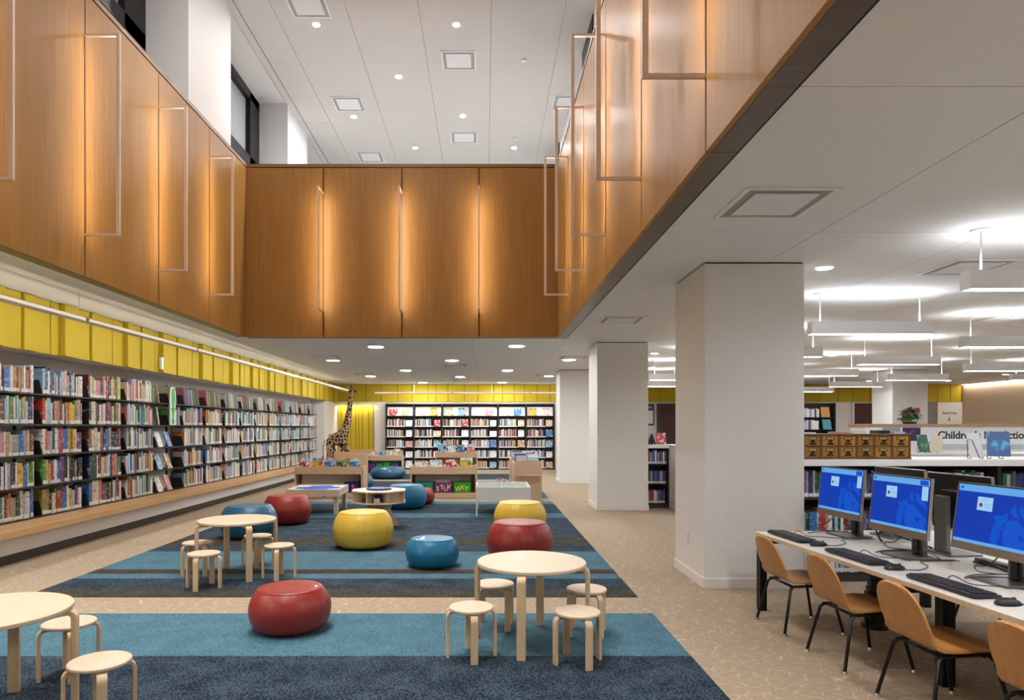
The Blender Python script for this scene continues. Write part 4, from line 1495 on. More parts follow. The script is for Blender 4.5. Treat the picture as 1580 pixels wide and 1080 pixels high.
def book_cart(x, y, w_, dep, z, label, seed, sides=True):
    t = thing('book_cart', label, 'book browser', (x, y, 0.005), 0, 'maple book browsers')
    n = 12
    W = w_ / 2
    pts = [(-W, 0), (W, 0), (W, z - 0.03)] + [(W * cos(k * pi / n) * 0.99, z - 0.03 + 0.035 * sin(k * pi / n)) for k in range(1, n)] + [(-W, z - 0.03)]
    M = Matrix.Rotation(pi / 2, 4, 'X')
    MB().prism(pts, -0.02, 0.0, M).build('end_panel', BINW, t, bevel=0.003)
    MB().prism(pts, -dep, -dep + 0.02, M).build('end_panel', BINW, t, bevel=0.003)
    bx('ledge', BINW, (-W * 0.85, W * 0.85, -0.035, -0.0005, z - 0.285, z - 0.265), t, bevel=0.006)
    for s in (-1, 1):
        bx('side_board', BINW, (s * W - (0.018 if s > 0 else 0), s * W + (0.018 if s < 0 else 0), 0.02, dep - 0.02, 0.30, z - 0.06), t)
        bx('side_board', BINW, (s * W - (0.018 if s > 0 else 0), s * W + (0.018 if s < 0 else 0), 0.02, dep - 0.02, 0.04, 0.27), t)
    bx('tray_floor', BINW, (-W + 0.02, W - 0.02, 0.02, dep - 0.02, 0.50, 0.515), t)
    bx('bottom_board', BINW, (-W + 0.02, W - 0.02, 0.02, dep - 0.02, 0.05, 0.065), t)
    r = random.Random(seed)
    m = MB()
    yy = 0.06
    while yy < dep - 0.08:
        for xx in (-W * 0.44, W * 0.44):
            c = r.choice('WSLgKNCWBWgLW')
            MM = Matrix.Translation((xx + r.uniform(-.008, .008), yy, 0.5195)) @ Matrix.Rotation(-0.18, 4, 'X')
            m.box(-W * 0.38, W * 0.38, 0, 0.010, 0, r.uniform(0.25, 0.35), PAL[c][1], MM)
        yy += r.uniform(0.014, 0.022)
    o = m.build('books', BOOKS, None, colors=True, loc=(x, y, 0.006))
    tag(o, 'closely packed thin books in the ' + label.split(',')[0], 'books', None, 'stuff')
    return t


book_cart(0.79, 12.04, 0.50, 1.25, 0.76, 'maple book cart at the right end of the carpet, front one', 1)
book_cart(0.79, 13.4, 0.50, 1.25, 0.78, 'maple book cart right behind the front cart, back one', 2)
for k, (xx, yy, c, nm) in enumerate(((0.40, 14.1, 'R', 'red'), (0.44, 14.0, 'M', 'maroon'), (0.36, 14.2, 'R', 'bright red'))):
    face_out('picture_book', xx, yy, 0.006, 0.18, 0.27, 0.02, 0.6, 0.25, 5, '%s book leaning on the carpet beside the book carts' % nm, 'red books by the carts')

# ------------------------------------------------------------------ giraffe (one continuous body)


def skin(name, verts, edges, radii, mat, parent, root=0, sub=2):
    me = bpy.data.meshes.new(name)
    me.from_pydata(verts, edges, [])
    o = bpy.data.objects.new(name, me)
    COL.objects.link(o)
    sk = o.modifiers.new('skin', 'SKIN')
    for i, r in enumerate(radii):
        me.skin_vertices[0].data[i].radius = r if isinstance(r, tuple) else (r, r)
        me.skin_vertices[0].data[i].use_root = (i == root)
    sk.branch_smoothing = 0.6
    ss = o.modifiers.new('sub', 'SUBSURF')
    ss.levels = sub
    ss.render_levels = sub
    dg = bpy.context.evaluated_depsgraph_get()
    m2 = bpy.data.meshes.new_from_object(o.evaluated_get(dg))
    bpy.data.objects.remove(o)
    m2.name = name
    m2.materials.clear()
    m2.materials.append(mat)
    m2.polygons.foreach_set('use_smooth', [True] * len(m2.polygons))
    o = bpy.data.objects.new(name, m2)
    COL.objects.link(o)
    o.parent = parent
    return o


gi = thing('toy_giraffe', 'tall spotted plush giraffe standing in the back left corner', 'toy animal', (-3.86, 17.35, 0.0), radians(-12))
V = [(-0.16, 0, 1.02), (0.02, 0, 1.06), (0.16, 0, 1.14), (0.24, 0, 1.32), (0.30, 0, 1.62), (0.345, 0, 1.95), (0.37, 0, 2.20), (0.39, 0, 2.33),
     (0.47, 0, 2.325), (0.545, 0, 2.285),
     (0.20, 0.10, 0.92), (0.205, 0.115, 0.66), (0.20, 0.115, 0.36), (0.20, 0.115, 0.05), (0.225, 0.115, 0.02),
     (0.20, -0.10, 0.92), (0.205, -0.115, 0.66), (0.20, -0.115, 0.36), (0.20, -0.115, 0.05), (0.225, -0.115, 0.02),
     (-0.20, 0.10, 0.88), (-0.17, 0.115, 0.68), (-0.235, 0.115, 0.42), (-0.21, 0.115, 0.05), (-0.185, 0.115, 0.02),
     (-0.20, -0.10, 0.88), (-0.17, -0.115, 0.68), (-0.235, -0.115, 0.42), (-0.21, -0.115, 0.05), (-0.185, -0.115, 0.02),
     (-0.255, 0, 0.98)]
Ed = [(0, 1), (1, 2), (2, 3), (3, 4), (4, 5), (5, 6), (6, 7), (7, 8), (8, 9), (2, 10), (10, 11), (11, 12), (12, 13), (13, 14), (2, 15), (15, 16), (16, 17), (17, 18), (18, 19),
      (0, 20), (20, 21), (21, 22), (22, 23), (23, 24), (0, 25), (25, 26), (26, 27), (27, 28), (28, 29), (0, 30)]
Rr = [0.165, 0.185, 0.185, 0.135, 0.095, 0.072, 0.06, 0.066, 0.05, 0.036,
      0.085, 0.055, 0.045, 0.034, 0.036, 0.085, 0.055, 0.045, 0.034, 0.036, 0.10, 0.075, 0.046, 0.034, 0.036, 0.10, 0.075, 0.046, 0.034, 0.036, 0.12]
skin('body', V, Ed, Rr, HIDE, gi, root=1)
for s in (-1, 1):
    MB().tube([(0.385, s * 0.025, 2.37), (0.375, s * 0.035, 2.43), (0.37, s * 0.037, 2.465)], [0.012, 0.012, 0.018], 8).build('horn', PALM['U'], gi, smooth=True)
    MB().tube([(0.375, s * 0.05, 2.36), (0.35, s * 0.10, 2.385), (0.34, s * 0.15, 2.375)], [0.012, 0.028, 0.004], 8).build('ear', HIDE, gi, smooth=True)
    MB().lathe([(0, -0.011), (0.008, -0.008), (0.011, 0), (0.008, 0.008), (0, 0.011)], 10, M=Matrix.Translation((0.445, s * 0.048, 2.345))).build('eye', BLACK, gi, smooth=True)
MB().tube([(-0.36, 0, 1.02), (-0.41, 0, 0.85), (-0.42, 0, 0.62), (-0.415, 0, 0.5)], [0.016, 0.014, 0.013, 0.028], 8).build('tail', HIDE, gi, smooth=True)

# ------------------------------------------------------------------ computer desk (slightly turned)
DA = radians(4.0)
DX0, DY0, ZD = 2.04, 4.985, 0.583


def D(u, v):
    """u towards the camera along the desk, v across it, from its far left corner"""
    return (DX0 + u * sin(DA) + v * cos(DA), DY0 - u * cos(DA) + v * sin(DA))


DRZ = DA           # rotation of things on the desk: local x = across (v), local y = away from the camera (-u)
dk = thing('computer_desk', 'long white topped computer desk on black steel legs, at the right', 'desk', (DX0, DY0, 0), DRZ)
LU, LV = 3.3, 1.36
bx('tabletop', LAM, (0.0005, LV, -LU, -0.0005, ZD - 0.026, ZD), dk, bevel=0.002)
bx('edge_band', EDGEP, (-0.003, 0.0, -LU, 0, ZD - 0.0255, ZD - 0.002), dk)
bx('end_edge_band', EDGEP, (0.0, LV, 0.0, 0.003, ZD - 0.0255, ZD - 0.002), dk)
for u in (0.03, 1.50, 2.97):
    for v in (0.035, LV - 0.035) if u == 0.03 else (0.30, LV - 0.30):
        ww = 0.026 if u == 0.03 else 0.035
        bx('leg', BLACKM, (v - ww, v + ww, -u - 0.03, -u + 0.03, 0, ZD - 0.027), dk, bevel=0.002)
    bx('cross_rail', BLACKM, (0.062, LV - 0.062, -u - 0.02, -u + 0.02, ZD - 0.085, ZD - 0.027), dk)
bx('beam', BLACKM, (0.42, 0.46, -LU + 0.2, -0.051, ZD - 0.085, ZD - 0.027), dk)
bx('beam', BLACKM, (LV - 0.46, LV - 0.42, -LU + 0.2, -0.051, ZD - 0.085, ZD - 0.027), dk)
for u, v in ((0.50, 0.60), (2.0, 0.62)):
    m = MB()
    m.cyl(v, -u, 0.0, 0.03, 0.085, 20)
    m.build('spine_base', BLACK, dk)
    m = MB()
    for k in range(13):
        z = 0.034 + k * 0.0365
        o_ = 0.012 * sin(k * 1.1)
        m.box(v - 0.055 + o_, v + 0.055 + o_, -u - 0.022, -u + 0.022, z, z + 0.031)
    m.build('cable_spine', BLACK, dk)


def crescent(pts_a, pts_b):
    return pts_a + list(reversed(pts_b))


def arc(cx, cy, rx, ry, a0, a1, n=10):
    return [(cx + rx * cos(radians(a0 + (a1 - a0) * i / n)), cy + ry * sin(radians(a0 + (a1 - a0) * i / n))) for i in range(n + 1)]


def lion():
    """lion-head emblem in screen coords (x right, y up), about 0.22 wide; list of polygons (lighter blue)"""
    P = []
    # mane locks sweeping out and down to the left of the face
    for k, (a0, a1, r0, r1, cx, cy) in enumerate(((200, 110, 0.105, 0.085, 0.115, -0.045), (205, 125, 0.085, 0.070, 0.105, -0.055), (210, 140, 0.066, 0.052, 0.095, -0.06))):
        P.append(crescent(arc(cx, cy, r0, r0 * 1.05, a0, a1), arc(cx + 0.004, cy - 0.006, r1, r1 * 0.98, a0 - 4, a1 + 6)))
    # face profile, ear to muzzle
    P.append([(0.075, 0.022), (0.100, 0.034), (0.128, 0.030), (0.155, 0.012), (0.182, -0.012), (0.205, -0.022), (0.212, -0.040), (0.200, -0.056),
              (0.206, -0.068), (0.190, -0.085), (0.160, -0.092), (0.120, -0.092), (0.088, -0.085), (0.070, -0.055), (0.064, -0.015)])
    # tufts above
    P.append([(0.105, 0.046), (0.090, 0.070), (0.108, 0.098), (0.118, 0.066), (0.135, 0.044)])
    P.append([(0.125, 0.090), (0.150, 0.086), (0.195, 0.052), (0.215, 0.010), (0.190, 0.028), (0.160, 0.040), (0.140, 0.052)])
    P.append([(0.060, 0.040), (0.030, 0.046), (0.010, 0.030), (0.035, 0.018), (0.062, 0.014)])
    return P


def monitor(u, v, facing, label, tilt=0.10, swing=0.0):
    """facing -1: screen looks to the near side (-v); +1: away"""
    x, y = D(u, v)
    t = thing('monitor', label, 'monitor', (x, y, ZD + 0.001), DRZ + (pi if facing > 0 else 0) + swing, 'computer monitors on the desk')
    # local: screen faces -x, width along y, up z
    bx('stand_base', STAND, (-0.11, 0.10, -0.115, 0.115, 0.0, 0.012), t, bevel=0.003)
    bx('stand_neck', STAND, (0.045, 0.075, -0.05, 0.05, 0.012, 0.36), t, bevel=0.003)
    bx('stand_neck_face', BLACK, (0.030, 0.0445, -0.02, 0.02, 0.012, 0.30), t)
    W2, Hm = 0.250, 0.352
    zc = 0.312
    M = Matrix.Translation((-0.055, 0, zc)) @ Matrix.Rotation(tilt, 4, 'Y')
    q = lambda *b, **k: MB().box(*b, M=M)
    q(-0.018, -0.002, -W2, W2, -Hm / 2, Hm / 2).build('panel_body', BLACK, t, bevel=0.003)
    m = MB()
    m.box(-0.0195, -0.0015, -W2 - 0.004, -W2 - 0.0002, -Hm / 2, Hm / 2 + 0.004, M=M).box(-0.0195, -0.0015, W2 + 0.0002, W2 + 0.004, -Hm / 2, Hm / 2 + 0.004, M=M).box(-0.0195, -0.0015, -W2, W2, Hm / 2 + 0.0002, Hm / 2 + 0.004, M=M)
    m.build('silver_edge', SILVER, t)
    q(-0.0015, 0.080, -0.06, 0.09, -0.09, 0.09).build('mount_plate', BLACK, t, bevel=0.004)
    q(-0.0205, -0.0185, -W2, W2, -Hm / 2 - 0.001, -Hm / 2 + 0.040).build('chin', BEZEL, t)
    if facing > 0:
        lt = text_obj('maker_mark', 'hp', 0.034, MATS['dark_brass_mark'], t, (0, 0, 0), (0, 0, 0), 0.0004)
        lt.matrix_local = M @ Matrix.Translation((-0.0012, -0.02, 0.09)) @ Matrix.Rotation(pi / 2, 4, 'Z') @ Matrix.Rotation(pi / 2, 4, 'X')
    s = q(-0.0192, -0.0185, -W2 + 0.006, W2 - 0.006, -Hm / 2 + 0.041, Hm / 2 - 0.006).build('screen', S_BLUE, t)
    zb, zt = -Hm / 2 + 0.041, Hm / 2 - 0.006
    yl, yr = W2 - 0.006, -W2 + 0.006      # seen from the front, left is +y
    e = -0.0198
    q(e, e + 0.0004, yr, yl, zt - 0.036, zt).build('menu_bar', S_BAR, s)
    q(e, e + 0.0004, yr, yl, zb, zb + 0.017).build('task_bar', S_BAR, s)
    q(e - .0004, e, yr + 0.01, yr + 0.075, zt - 0.033, zt - 0.005).build('menu_button', S_LION, s)
    q(e - .0004, e, yl - 0.03, yl - 0.012, zt - 0.024, zt - 0.012).build('menu_icon', S_LION, s)
    q(e, e + 0.0004, yl - 0.225, yl - 0.13, zt - 0.128, zt - 0.058).build('dialog_box', S_BOX, s)
    q(e, e + 0.0004, yr + 0.008, yr + 0.056, zt - 0.120, zt - 0.040).build('side_box', S_BOX, s)
    m = MB()
    m.cyl(yl - 0.153, zt - 0.100, 0, 0.0004, 0.0105, 20)
    m.v = [tuple(M @ Vector((e - p[2], p[0], p[1]))) for p in m.v]
    m.build('dialog_icon', S_RED, s)
    m = MB()
    for (a, b, z) in ((0.185, 0.160, 0.074), (0.215, 0.172, 0.095), (0.212, 0.180, 0.108)):
        m.box(e - .0004, e, yl - a, yl - b, zt - z - 0.0025, zt - z + 0.0025, M=M)
    for k in range(4):
        m.box(e - .0004, e, yr + 0.016, yr + 0.048, zt - 0.058 - k * 0.016, zt - 0.054 - k * 0.016, M=M)
    m.build('text_lines', S_TXT, s)
    m = MB()
    for poly in lion():
        pts = [tuple(M @ Vector((e + 0.0003, -(a) * 1.22 + 0.022, b * 1.22 - 0.022))) for a, b in poly]
        m.face(pts)
    m.build('lion_emblem', S_LION, s)
    pts = [(0.135, -0.030), (0.150, -0.022), (0.158, -0.030), (0.172, -0.028), (0.165, -0.040), (0.160, -0.052), (0.147, -0.044)]
    MB().face([tuple(M @ Vector((e - 0.0001, -a * 1.22 + 0.022, b * 1.22 - 0.022))) for a, b in pts]).build('lion_eye', S_BLUE, s)
    return t


plain('dark_brass_mark', (0.22, 0.16, 0.08), 0.4, metal=0.6)
MV = 0.50
monitor(0.24, 0.585, -1, 'lit blue monitor facing the chairs, farthest on the desk', 0.10)
monitor(1.01, 0.47, -1, 'lit blue monitor facing the chairs, middle of three', 0.08)
monitor(1.69, 0.48, -1, 'lit blue monitor facing the chairs, nearest on the desk', 0.14)
monitor(0.29, 0.88, 1, 'black back of a monitor behind the farthest lit screen')
monitor(0.93, 0.80, 1, 'black back of a monitor between the two nearer lit screens')


def keyboard(u, v, label):
    x, y = D(u, v)
    t = thing('keyboard', label, 'keyboard', (x, y, ZD + 0.001), DRZ, 'black keyboards on the desk')
    M = Matrix.Rotation(0.035, 4, 'Y')
    MB().prism([(-0.068, -0.222), (0.068, -0.222), (0.068, 0.222), (-0.068, 0.222)], 0.0, 0.016, M @ Matrix.Translation((0, 0, 0.003))).build('body', BLACK, t, bevel=0.004)
    m = MB()
    KM = M @ Matrix.Translation((0, 0, 0.0195))
    for r in range(6):
        xx = 0.050 - r * 0.0195
        yy = 0.214
        for k in range(21):
            w_ = 0.0165
            if 14 < k < 16 and False:
                continue
            m.box(xx - 0.008, xx + 0.008, yy - w_, yy - 0.001, 0, 0.005, M=KM)
            yy -= 0.0203 if k not in (13, 16) else 0.027
            if yy < -0.20:
                break
    o = m.build('keys', plain('key_black', (0.03, 0.03, 0.032), 0.45) if 'key_black' not in MATS else MATS['key_black'], t)
    o['kind'] = 'stuff'
    return t


def mouse(u, v, label):
    x, y = D(u, v)
    t = thing('mouse', label, 'mouse', (x, y, ZD + 0.001), DRZ, 'black mice on the desk')
    prof = []
    m = MB()
    nx, ny = 14, 10
    for i in range(nx + 1):
        for j in range(ny + 1):
            a = pi * j / ny
            xx = -0.058 + 0.116 * i / nx
            s_ = sqrt(max(0.0, 1 - (xx / 0.0585) ** 2)) ** 0.7
            hgt = 0.036 * s_ * (1.0 - 0.25 * (i / nx))
            m.v.append((xx, 0.031 * s_ * cos(a), hgt * sin(a) + 0.001))
    for i in range(nx):
        for j in range(ny):
            b = i * (ny + 1) + j
            m.f.append((b, b + 1, b + ny + 2, b + ny + 1))
            m.c.append(None)
    m.build('body', BLACK, t, smooth=True)
    MB().lathe([(0, -0.004), (0.008, -0.004), (0.008, 0.004), (0, 0.004)], 12, M=Matrix.Translation((0.028, 0, 0.026)) @ Matrix.Rotation(pi / 2, 4, 'X')).build('scroll_wheel', GREYB, t)


KU = (0.30, 1.03, 1.76, 2.50)
for i, u in enumerate(KU):
    nm = ('farthest', 'second farthest', 'third farthest', 'nearest, cut by the picture edge')[i]
    keyboard(u, 0.12 + 0.0 * i, 'black keyboard on the white desk, %s' % nm)
    if i < 3:
        mouse(u + 0.315, 0.13, 'black mouse on the white desk, %s' % ('farthest', 'middle one', 'nearest')[i])


def spline(pts, n=8):
    out = []
    for i in range(len(pts) - 1):
        p0, p1, p2, p3 = pts[max(i - 1, 0)], pts[i], pts[i + 1], pts[min(i + 2, len(pts) - 1)]
        for s in range(n):
            u = s / n
            out.append(tuple(0.5 * (2 * p1[k] + (p2[k] - p0[k]) * u + (2 * p0[k] - 5 * p1[k] + 4 * p2[k] - p3[k]) * u * u + (3 * p1[k] - p0[k] - 3 * p2[k] + p3[k]) * u ** 3) for k in range(3)))
    out.append(pts[-1])
    return out


def cable(pts, label, r=0.0026, mat=BLACK):
    P = []
    for (u, v, z) in pts:
        x, y = D(u, v)
        P.append((x, y, ZD + 0.003 + r + z))
    o = MB().tube(spline(P), r, 6).build('cable', mat, None, smooth=True)
    tag(o, label, 'cable', 'black cables on the desk')


for i, u in enumerate((0.25, 1.0, 1.70)):
    nm = ('farthest', 'middle', 'nearest')[i]
    cable([(u + 0.38, 0.14, 0.004), (u + 0.39, 0.24, 0), (u + 0.30, 0.36, 0), (u + 0.19, 0.40, 0.0), (u + 0.165, 0.47, 0.0), (u + 0.165, 0.66, 0)], 'mouse cable trailing to the %s lit monitor' % nm)
    cable([(u - 0.06, 0.195, 0.004), (u - 0.04, 0.215, 0.03), (u + 0.03, 0.25, 0.004), (u + 0.10, 0.32, 0.008), (u + 0.165, 0.42, 0.008), (u + 0.18, 0.62, 0.008)], 'keyboard cable running to the %s lit monitor' % nm)
    cable([(u - 0.085, 0.50, 0.115), (u - 0.085, 0.44, 0.07), (u - 0.12, 0.40, 0.06), (u - 0.165, 0.46, 0.02), (u - 0.165, 0.58, 0.004), (u - 0.16, 0.68, 0.0)], 'loop of cable hanging under the %s lit monitor' % nm, 0.003)
    cable([(u + 0.145, 0.56, 0.004), (u + 0.15, 0.46, 0.05), (u + 0.0, 0.345, 0.03), (u - 0.11, 0.335, 0.0), (u - 0.175, 0.45, 0.0), (u - 0.175, 0.68, 0.0)], 'second cable loop under the %s lit monitor' % nm, 0.003)
cable([(0.55, 0.62, 0.0), (0.56, 0.58, 0.05), (0.62, 0.60, 0.09), (0.72, 0.60, 0.07), (0.82, 0.64, 0.05), (0.9, 0.70, 0.02)], 'thick cable bundle between far and middle monitors', 0.006)
cable([(0.50, 0.64, 0.0), (0.52, 0.60, 0.09), (0.64, 0.66, 0.075), (0.76, 0.66, 0.085), (0.86, 0.69, 0.03)], 'upper cable bundle between far and middle monitors', 0.006)
cable([(1.22, 0.70, 0.0), (1.34, 0.66, 0.03), (1.46, 0.68, 0.0), (1.58, 0.66, 0.02), (1.68, 0.70, 0.0)], 'cable bundle between middle and nearest monitors', 0.007)
t_ = thing('power_strip', 'black power strip lying behind the middle monitor', 'power strip', (*D(1.38, 0.74), ZD + 0.001), DRZ)
bx('body', BLACK, (-0.03, 0.03, -0.17, 0.17, 0, 0.03), t_, bevel=0.004)

# ------------------------------------------------------------------ chairs


def chair(x, y, rz, label, group):
    t = thing('desk_chair', label, 'chair', (x, y, 0.001), rz, group)
    prof = [(0.190, 0.322, 0.165), (0.170, 0.333, 0.172), (0.10, 0.338, 0.178), (0.0, 0.332, 0.18), (-0.08, 0.327, 0.174), (-0.125, 0.330, 0.168), (-0.155, 0.345, 0.164),
            (-0.176, 0.372, 0.162), (-0.192, 0.405, 0.162), (-0.204, 0.432, 0.162), (-0.213, 0.455, 0.161)]
    for k in range(1, 11):
        a = k / 10 * pi / 2
        prof.append((-0.213 - 0.060 * sin(a), 0.455 + 0.168 * sin(a), 0.161 * max(0.02, cos(a)) ** 0.68))
    M_ = 14
    m = MB()
    th = 0.011
    P = [Vector((p[0], 0, p[1])) for p in prof]
    for side in (0, 1):
        for i, p in enumerate(prof):
            tg = (P[min(i + 1, len(P) - 1)] - P[max(i - 1, 0)]).normalized()
            nrm = Vector((tg.z, 0, -tg.x))
            if nrm.z < 0 and i < 5:
                nrm = -nrm
            nrm = Vector((-tg.z, 0, tg.x)) if True else nrm
            for j in range(M_ + 1):
                f_ = -1 + 2 * j / M_
                yy = p[2] * f_
                dish = 0.012 * (f_ * f_)
                q = P[i] - nrm * (th * side)
                m.v.append((q.x + (dish if i > 7 else 0), yy, q.z + (dish * 0.3 if i < 6 else 0)))
    n = len(prof)
    B = n * (M_ + 1)
    for i in range(n - 1):
        for j in range(M_):
            a = i * (M_ + 1) + j
            m.f.append((a, a + M_ + 1, a + M_ + 2, a + 1))
            m.f.append((B + a, B + a + 1, B + a + M_ + 2, B + a + M_ + 1))
        for j in (0, M_):
            a = i * (M_ + 1) + j
            c = a + M_ + 1
            m.f.append((a, B + a, B + c, c) if j else (a, c, B + c, B + a))
    for i in (0, n - 1):
        for j in range(M_):
            a = i * (M_ + 1) + j
            m.f.append((a, a + 1, B + a + 1, B + a) if i == 0 else (a, B + a, B + a + 1, a + 1))
    m.c = [None] * len(m.f)
    o = m.build('shell', CHAIRW, t, smooth=True, auto=True)
    for s in (-1, 1):
        MB().tube([(-0.135, s * 0.135, 0.305), (0.135, s * 0.135, 0.312)], 0.009, 8).build('side_rail', BLACKM, t, smooth=True)
    for xx in (-0.11, 0.10):
        MB().tube([(xx, -0.135, 0.304), (xx, 0.135, 0.304)], 0.009, 8).build('cross_rail', BLACKM, t, smooth=True)
    for sx in (-1, 1):
        for s in (-1, 1):
            top = (sx * 0.115, s * 0.138, 0.306)
            kn = (sx * 0.140, s * 0.150, 0.285)
            bot = (sx * 0.200, s * 0.188, 0.014)
            lg = MB().tube([top, kn, bot], 0.0095, 10).build('leg', BLACKM, t, smooth=True, auto=True)
            MB().cyl(bot[0], bot[1], 0.0, 0.014, 0.015, 14, 0.011).build('glide', CHROME, lg)
    return t


CG = 'beech shell chairs at the computer desk'
cr = DA
chair(2.155, 4.54, cr, 'beech shell chair at the far end of the desk', CG)
chair(2.185, 3.87, cr, 'second beech shell chair from the far end of the desk', CG)
chair(2.215, 3.20, cr, 'third beech shell chair from the far end, its seat fully seen', CG)
chair(2.255, 2.52, cr, 'nearest beech shell chair, cut off by the picture corner', CG)
for i, u in enumerate((0.62, 1.30)):
    x, y = D(u, LV + 0.06)
    chair(x, y, cr + pi, 'beech shell chair on the far side of the desk, %s one' % ('far', 'near')[i], CG)

# ------------------------------------------------------------------ counter bookcase behind the desk


def low_case(name, label, x0, x1, yf, dep, zt, bays, kick=0.075, shelves=(0.08, 0.41, 0.745)):
    t = thing(name, label, 'bookcase', (0, 0, 0))
    bx('worktop', LAMW, (x0, x1, yf - 0.015, yf + dep, zt - 0.058, zt), t, bevel=0.003)
    bx('kick_board', TOEKICK, (x0, x1, yf + 0.005, yf + dep - 0.02, 0, kick), t)
    bx('back_panel', SHELFM, (x0, x1, yf + 0.30, yf + 0.31, kick, zt - 0.059), t)
    n = bays
    for k in range(n + 1):
        x = x0 + (x1 - x0) * k / n
        xa = min(max(x - 0.015, x0), x1 - 0.03)
        bx('upright', SHELFM, (xa, xa + 0.03, yf + 0.003, yf + 0.299, kick + 0.001, zt - 0.059), t)
    for k in range(n):
        xa, xb = x0 + (x1 - x0) * k / n + 0.016 + (0.015 if k == 0 else 0), x0 + (x1 - x0) * (k + 1) / n - 0.016
        for z in shelves:
            bx('shelf', SHELFM, (xa, xb, yf + 0.004, yf + 0.299, z - 0.018, z), t)
    return t


CYF = 5.86
low_case('counter_bookcase', 'long low black bookcase with white worktop behind the desk', 2.73, 6.40, CYF, 0.62, 1.083, 4)
rc = random.Random(21)
cbooks = MB()
nrow = {0: 'bottom', 1: 'middle', 2: 'top'}
cnt = 0
bay_w = (6.40 - 2.73) / 4
PALC = {2: 'NEKgNVEUKNgM', 1: 'BMgEVNRPWPLSN', 0: 'TgSWBLEgSW'}
for row, z in ((2, 0.745), (1, 0.41), (0, 0.08)):
    for k in range(4):
        x = 2.73 + bay_w * k + 0.035
        end = 2.73 + bay_w * (k + 1) - 0.03 - (0.0 if row != 2 else rc.uniform(0, 0.15))
        n_ = 0
        while x < end - 0.02:
            wd = rc.choice((0.018, 0.024, 0.03, 0.036)) if row else rc.choice((0.014, 0.02, 0.03))
            wd = min(wd, end - x)
            c = rc.choice(PALC[row] + ('W' if row != 2 else ''))
            ht = rc.uniform(0.195, 0.24) if row else rc.uniform(0.17, 0.23)
            dp = rc.uniform(0.15, 0.19)
            n_ += 1
            if row >= 1 and k < 2:
                cnt += 1
                book(x + wd / 2, CYF + 0.01 + dp / 2 + rc.uniform(0, 0.01), z + 0.0005, wd * 0.96, dp, ht, 0, c,
                     '%s book, %s in the %s bay, %s shelf of the low bookcase' % (PAL[c][0], ordn(n_), ORD[k + 1], nrow[row]), 'books in the low bookcase behind the desk')
            else:
                stuff_book(cbooks, x + wd / 2, CYF + 0.01 + dp / 2, z + 0.0005, wd * 0.96, dp, ht, 0, PAL[c][1])
            x += wd
o = cbooks.build('books', BOOKS, None, colors=True)
tag(o, 'mixed books on the lowest shelf and right end of the low bookcase', 'books', None, 'stuff')

# card catalog
t = thing('card_catalog', 'old oak card catalog of twelve small drawers on the white worktop', 'card catalog', (2.845, CYF + 0.05, 1.084), 0)
NW, NH, PW, PH = 6, 2, 0.158, 0.099
WW = NW * PW + 0.016
bx('back_panel', CATW, (0, WW, 0.33, 0.345, 0, 0.226), t)
bx('bottom_panel', CATW, (-0.004, WW + 0.004, -0.006, 0.33, 0, 0.016), t, bevel=0.002)
bx('top_panel', CATW, (-0.004, WW + 0.004, -0.006, 0.33, 0.212, 0.226), t, bevel=0.002)
for k in range(NW + 1):
    bx('upright', CATW, (k * PW, k * PW + 0.016, 0, 0.33, 0.0165, 0.2115), t)
for k in range(NW):
    bx('rail', CATW, (k * PW + 0.0165, (k + 1) * PW - 0.0005, 0.0, 0.33, 0.110, 0.118), t)
BRASS = plain('dark_brass', (0.05, 0.032, 0.018), 0.4, metal=0.7)
CARD = plain('card_cream', (0.36, 0.24, 0.10), 0.7)
for r in range(NH):
    for k in range(NW):
        x0 = k * PW + 0.019
        z0 = 0.019 + r * 0.1015
        d = bx('drawer', CATD, (x0, x0 + PW - 0.022, 0.002, 0.30, z0, z0 + 0.088), t, bevel=0.002)
        xm = x0 + (PW - 0.022) / 2
        m = MB()
        m.box(xm - 0.038, xm + 0.038, -0.002, 0.0015, z0 + 0.076, z0 + 0.080).box(xm - 0.038, xm + 0.038, -0.002, 0.0015, z0 + 0.050, z0 + 0.054)
        m.box(xm - 0.038, xm - 0.034, -0.002, 0.0015, z0 + 0.054, z0 + 0.076).box(xm + 0.034, xm + 0.038, -0.002, 0.0015, z0 + 0.054, z0 + 0.076)
        m.build('label_holder', BRASS, d)
        bx('card', CARD, (xm - 0.033, xm + 0.033, -0.0008, 0.0015, z0 + 0.0545, z0 + 0.0755), d)
        m = MB()
        m.box(xm - 0.010, xm + 0.010, -0.016, 0.0015, z0 + 0.030, z0 + 0.049)
        m.box(xm - 0.028, xm + 0.028, -0.004, 0.0015, z0 + 0.010, z0 + 0.024)
        m.build('pull', BRASS, d)
# papers and toys on the catalog
for i, (dx, c, nm, w_) in enumerate(((0.05, 'W', 'white', 0.10), (0.34, 'P', 'pink', 0.12), (0.50, 'C', 'cream', 0.12), (0.72, 'K', 'black', 0.10), (0.86, 'L', 'lavender', 0.10))):
    o = bx('booklet', PALM[c], (-w_ / 2, w_ / 2, -0.07, 0.07, 0, 0.012 + 0.006 * i % 0.02), None, loc=(2.90 + dx, CYF + 0.2, 1.3105))
    tag(o, 'small %s booklet lying on top of the card catalog' % nm, 'booklet')


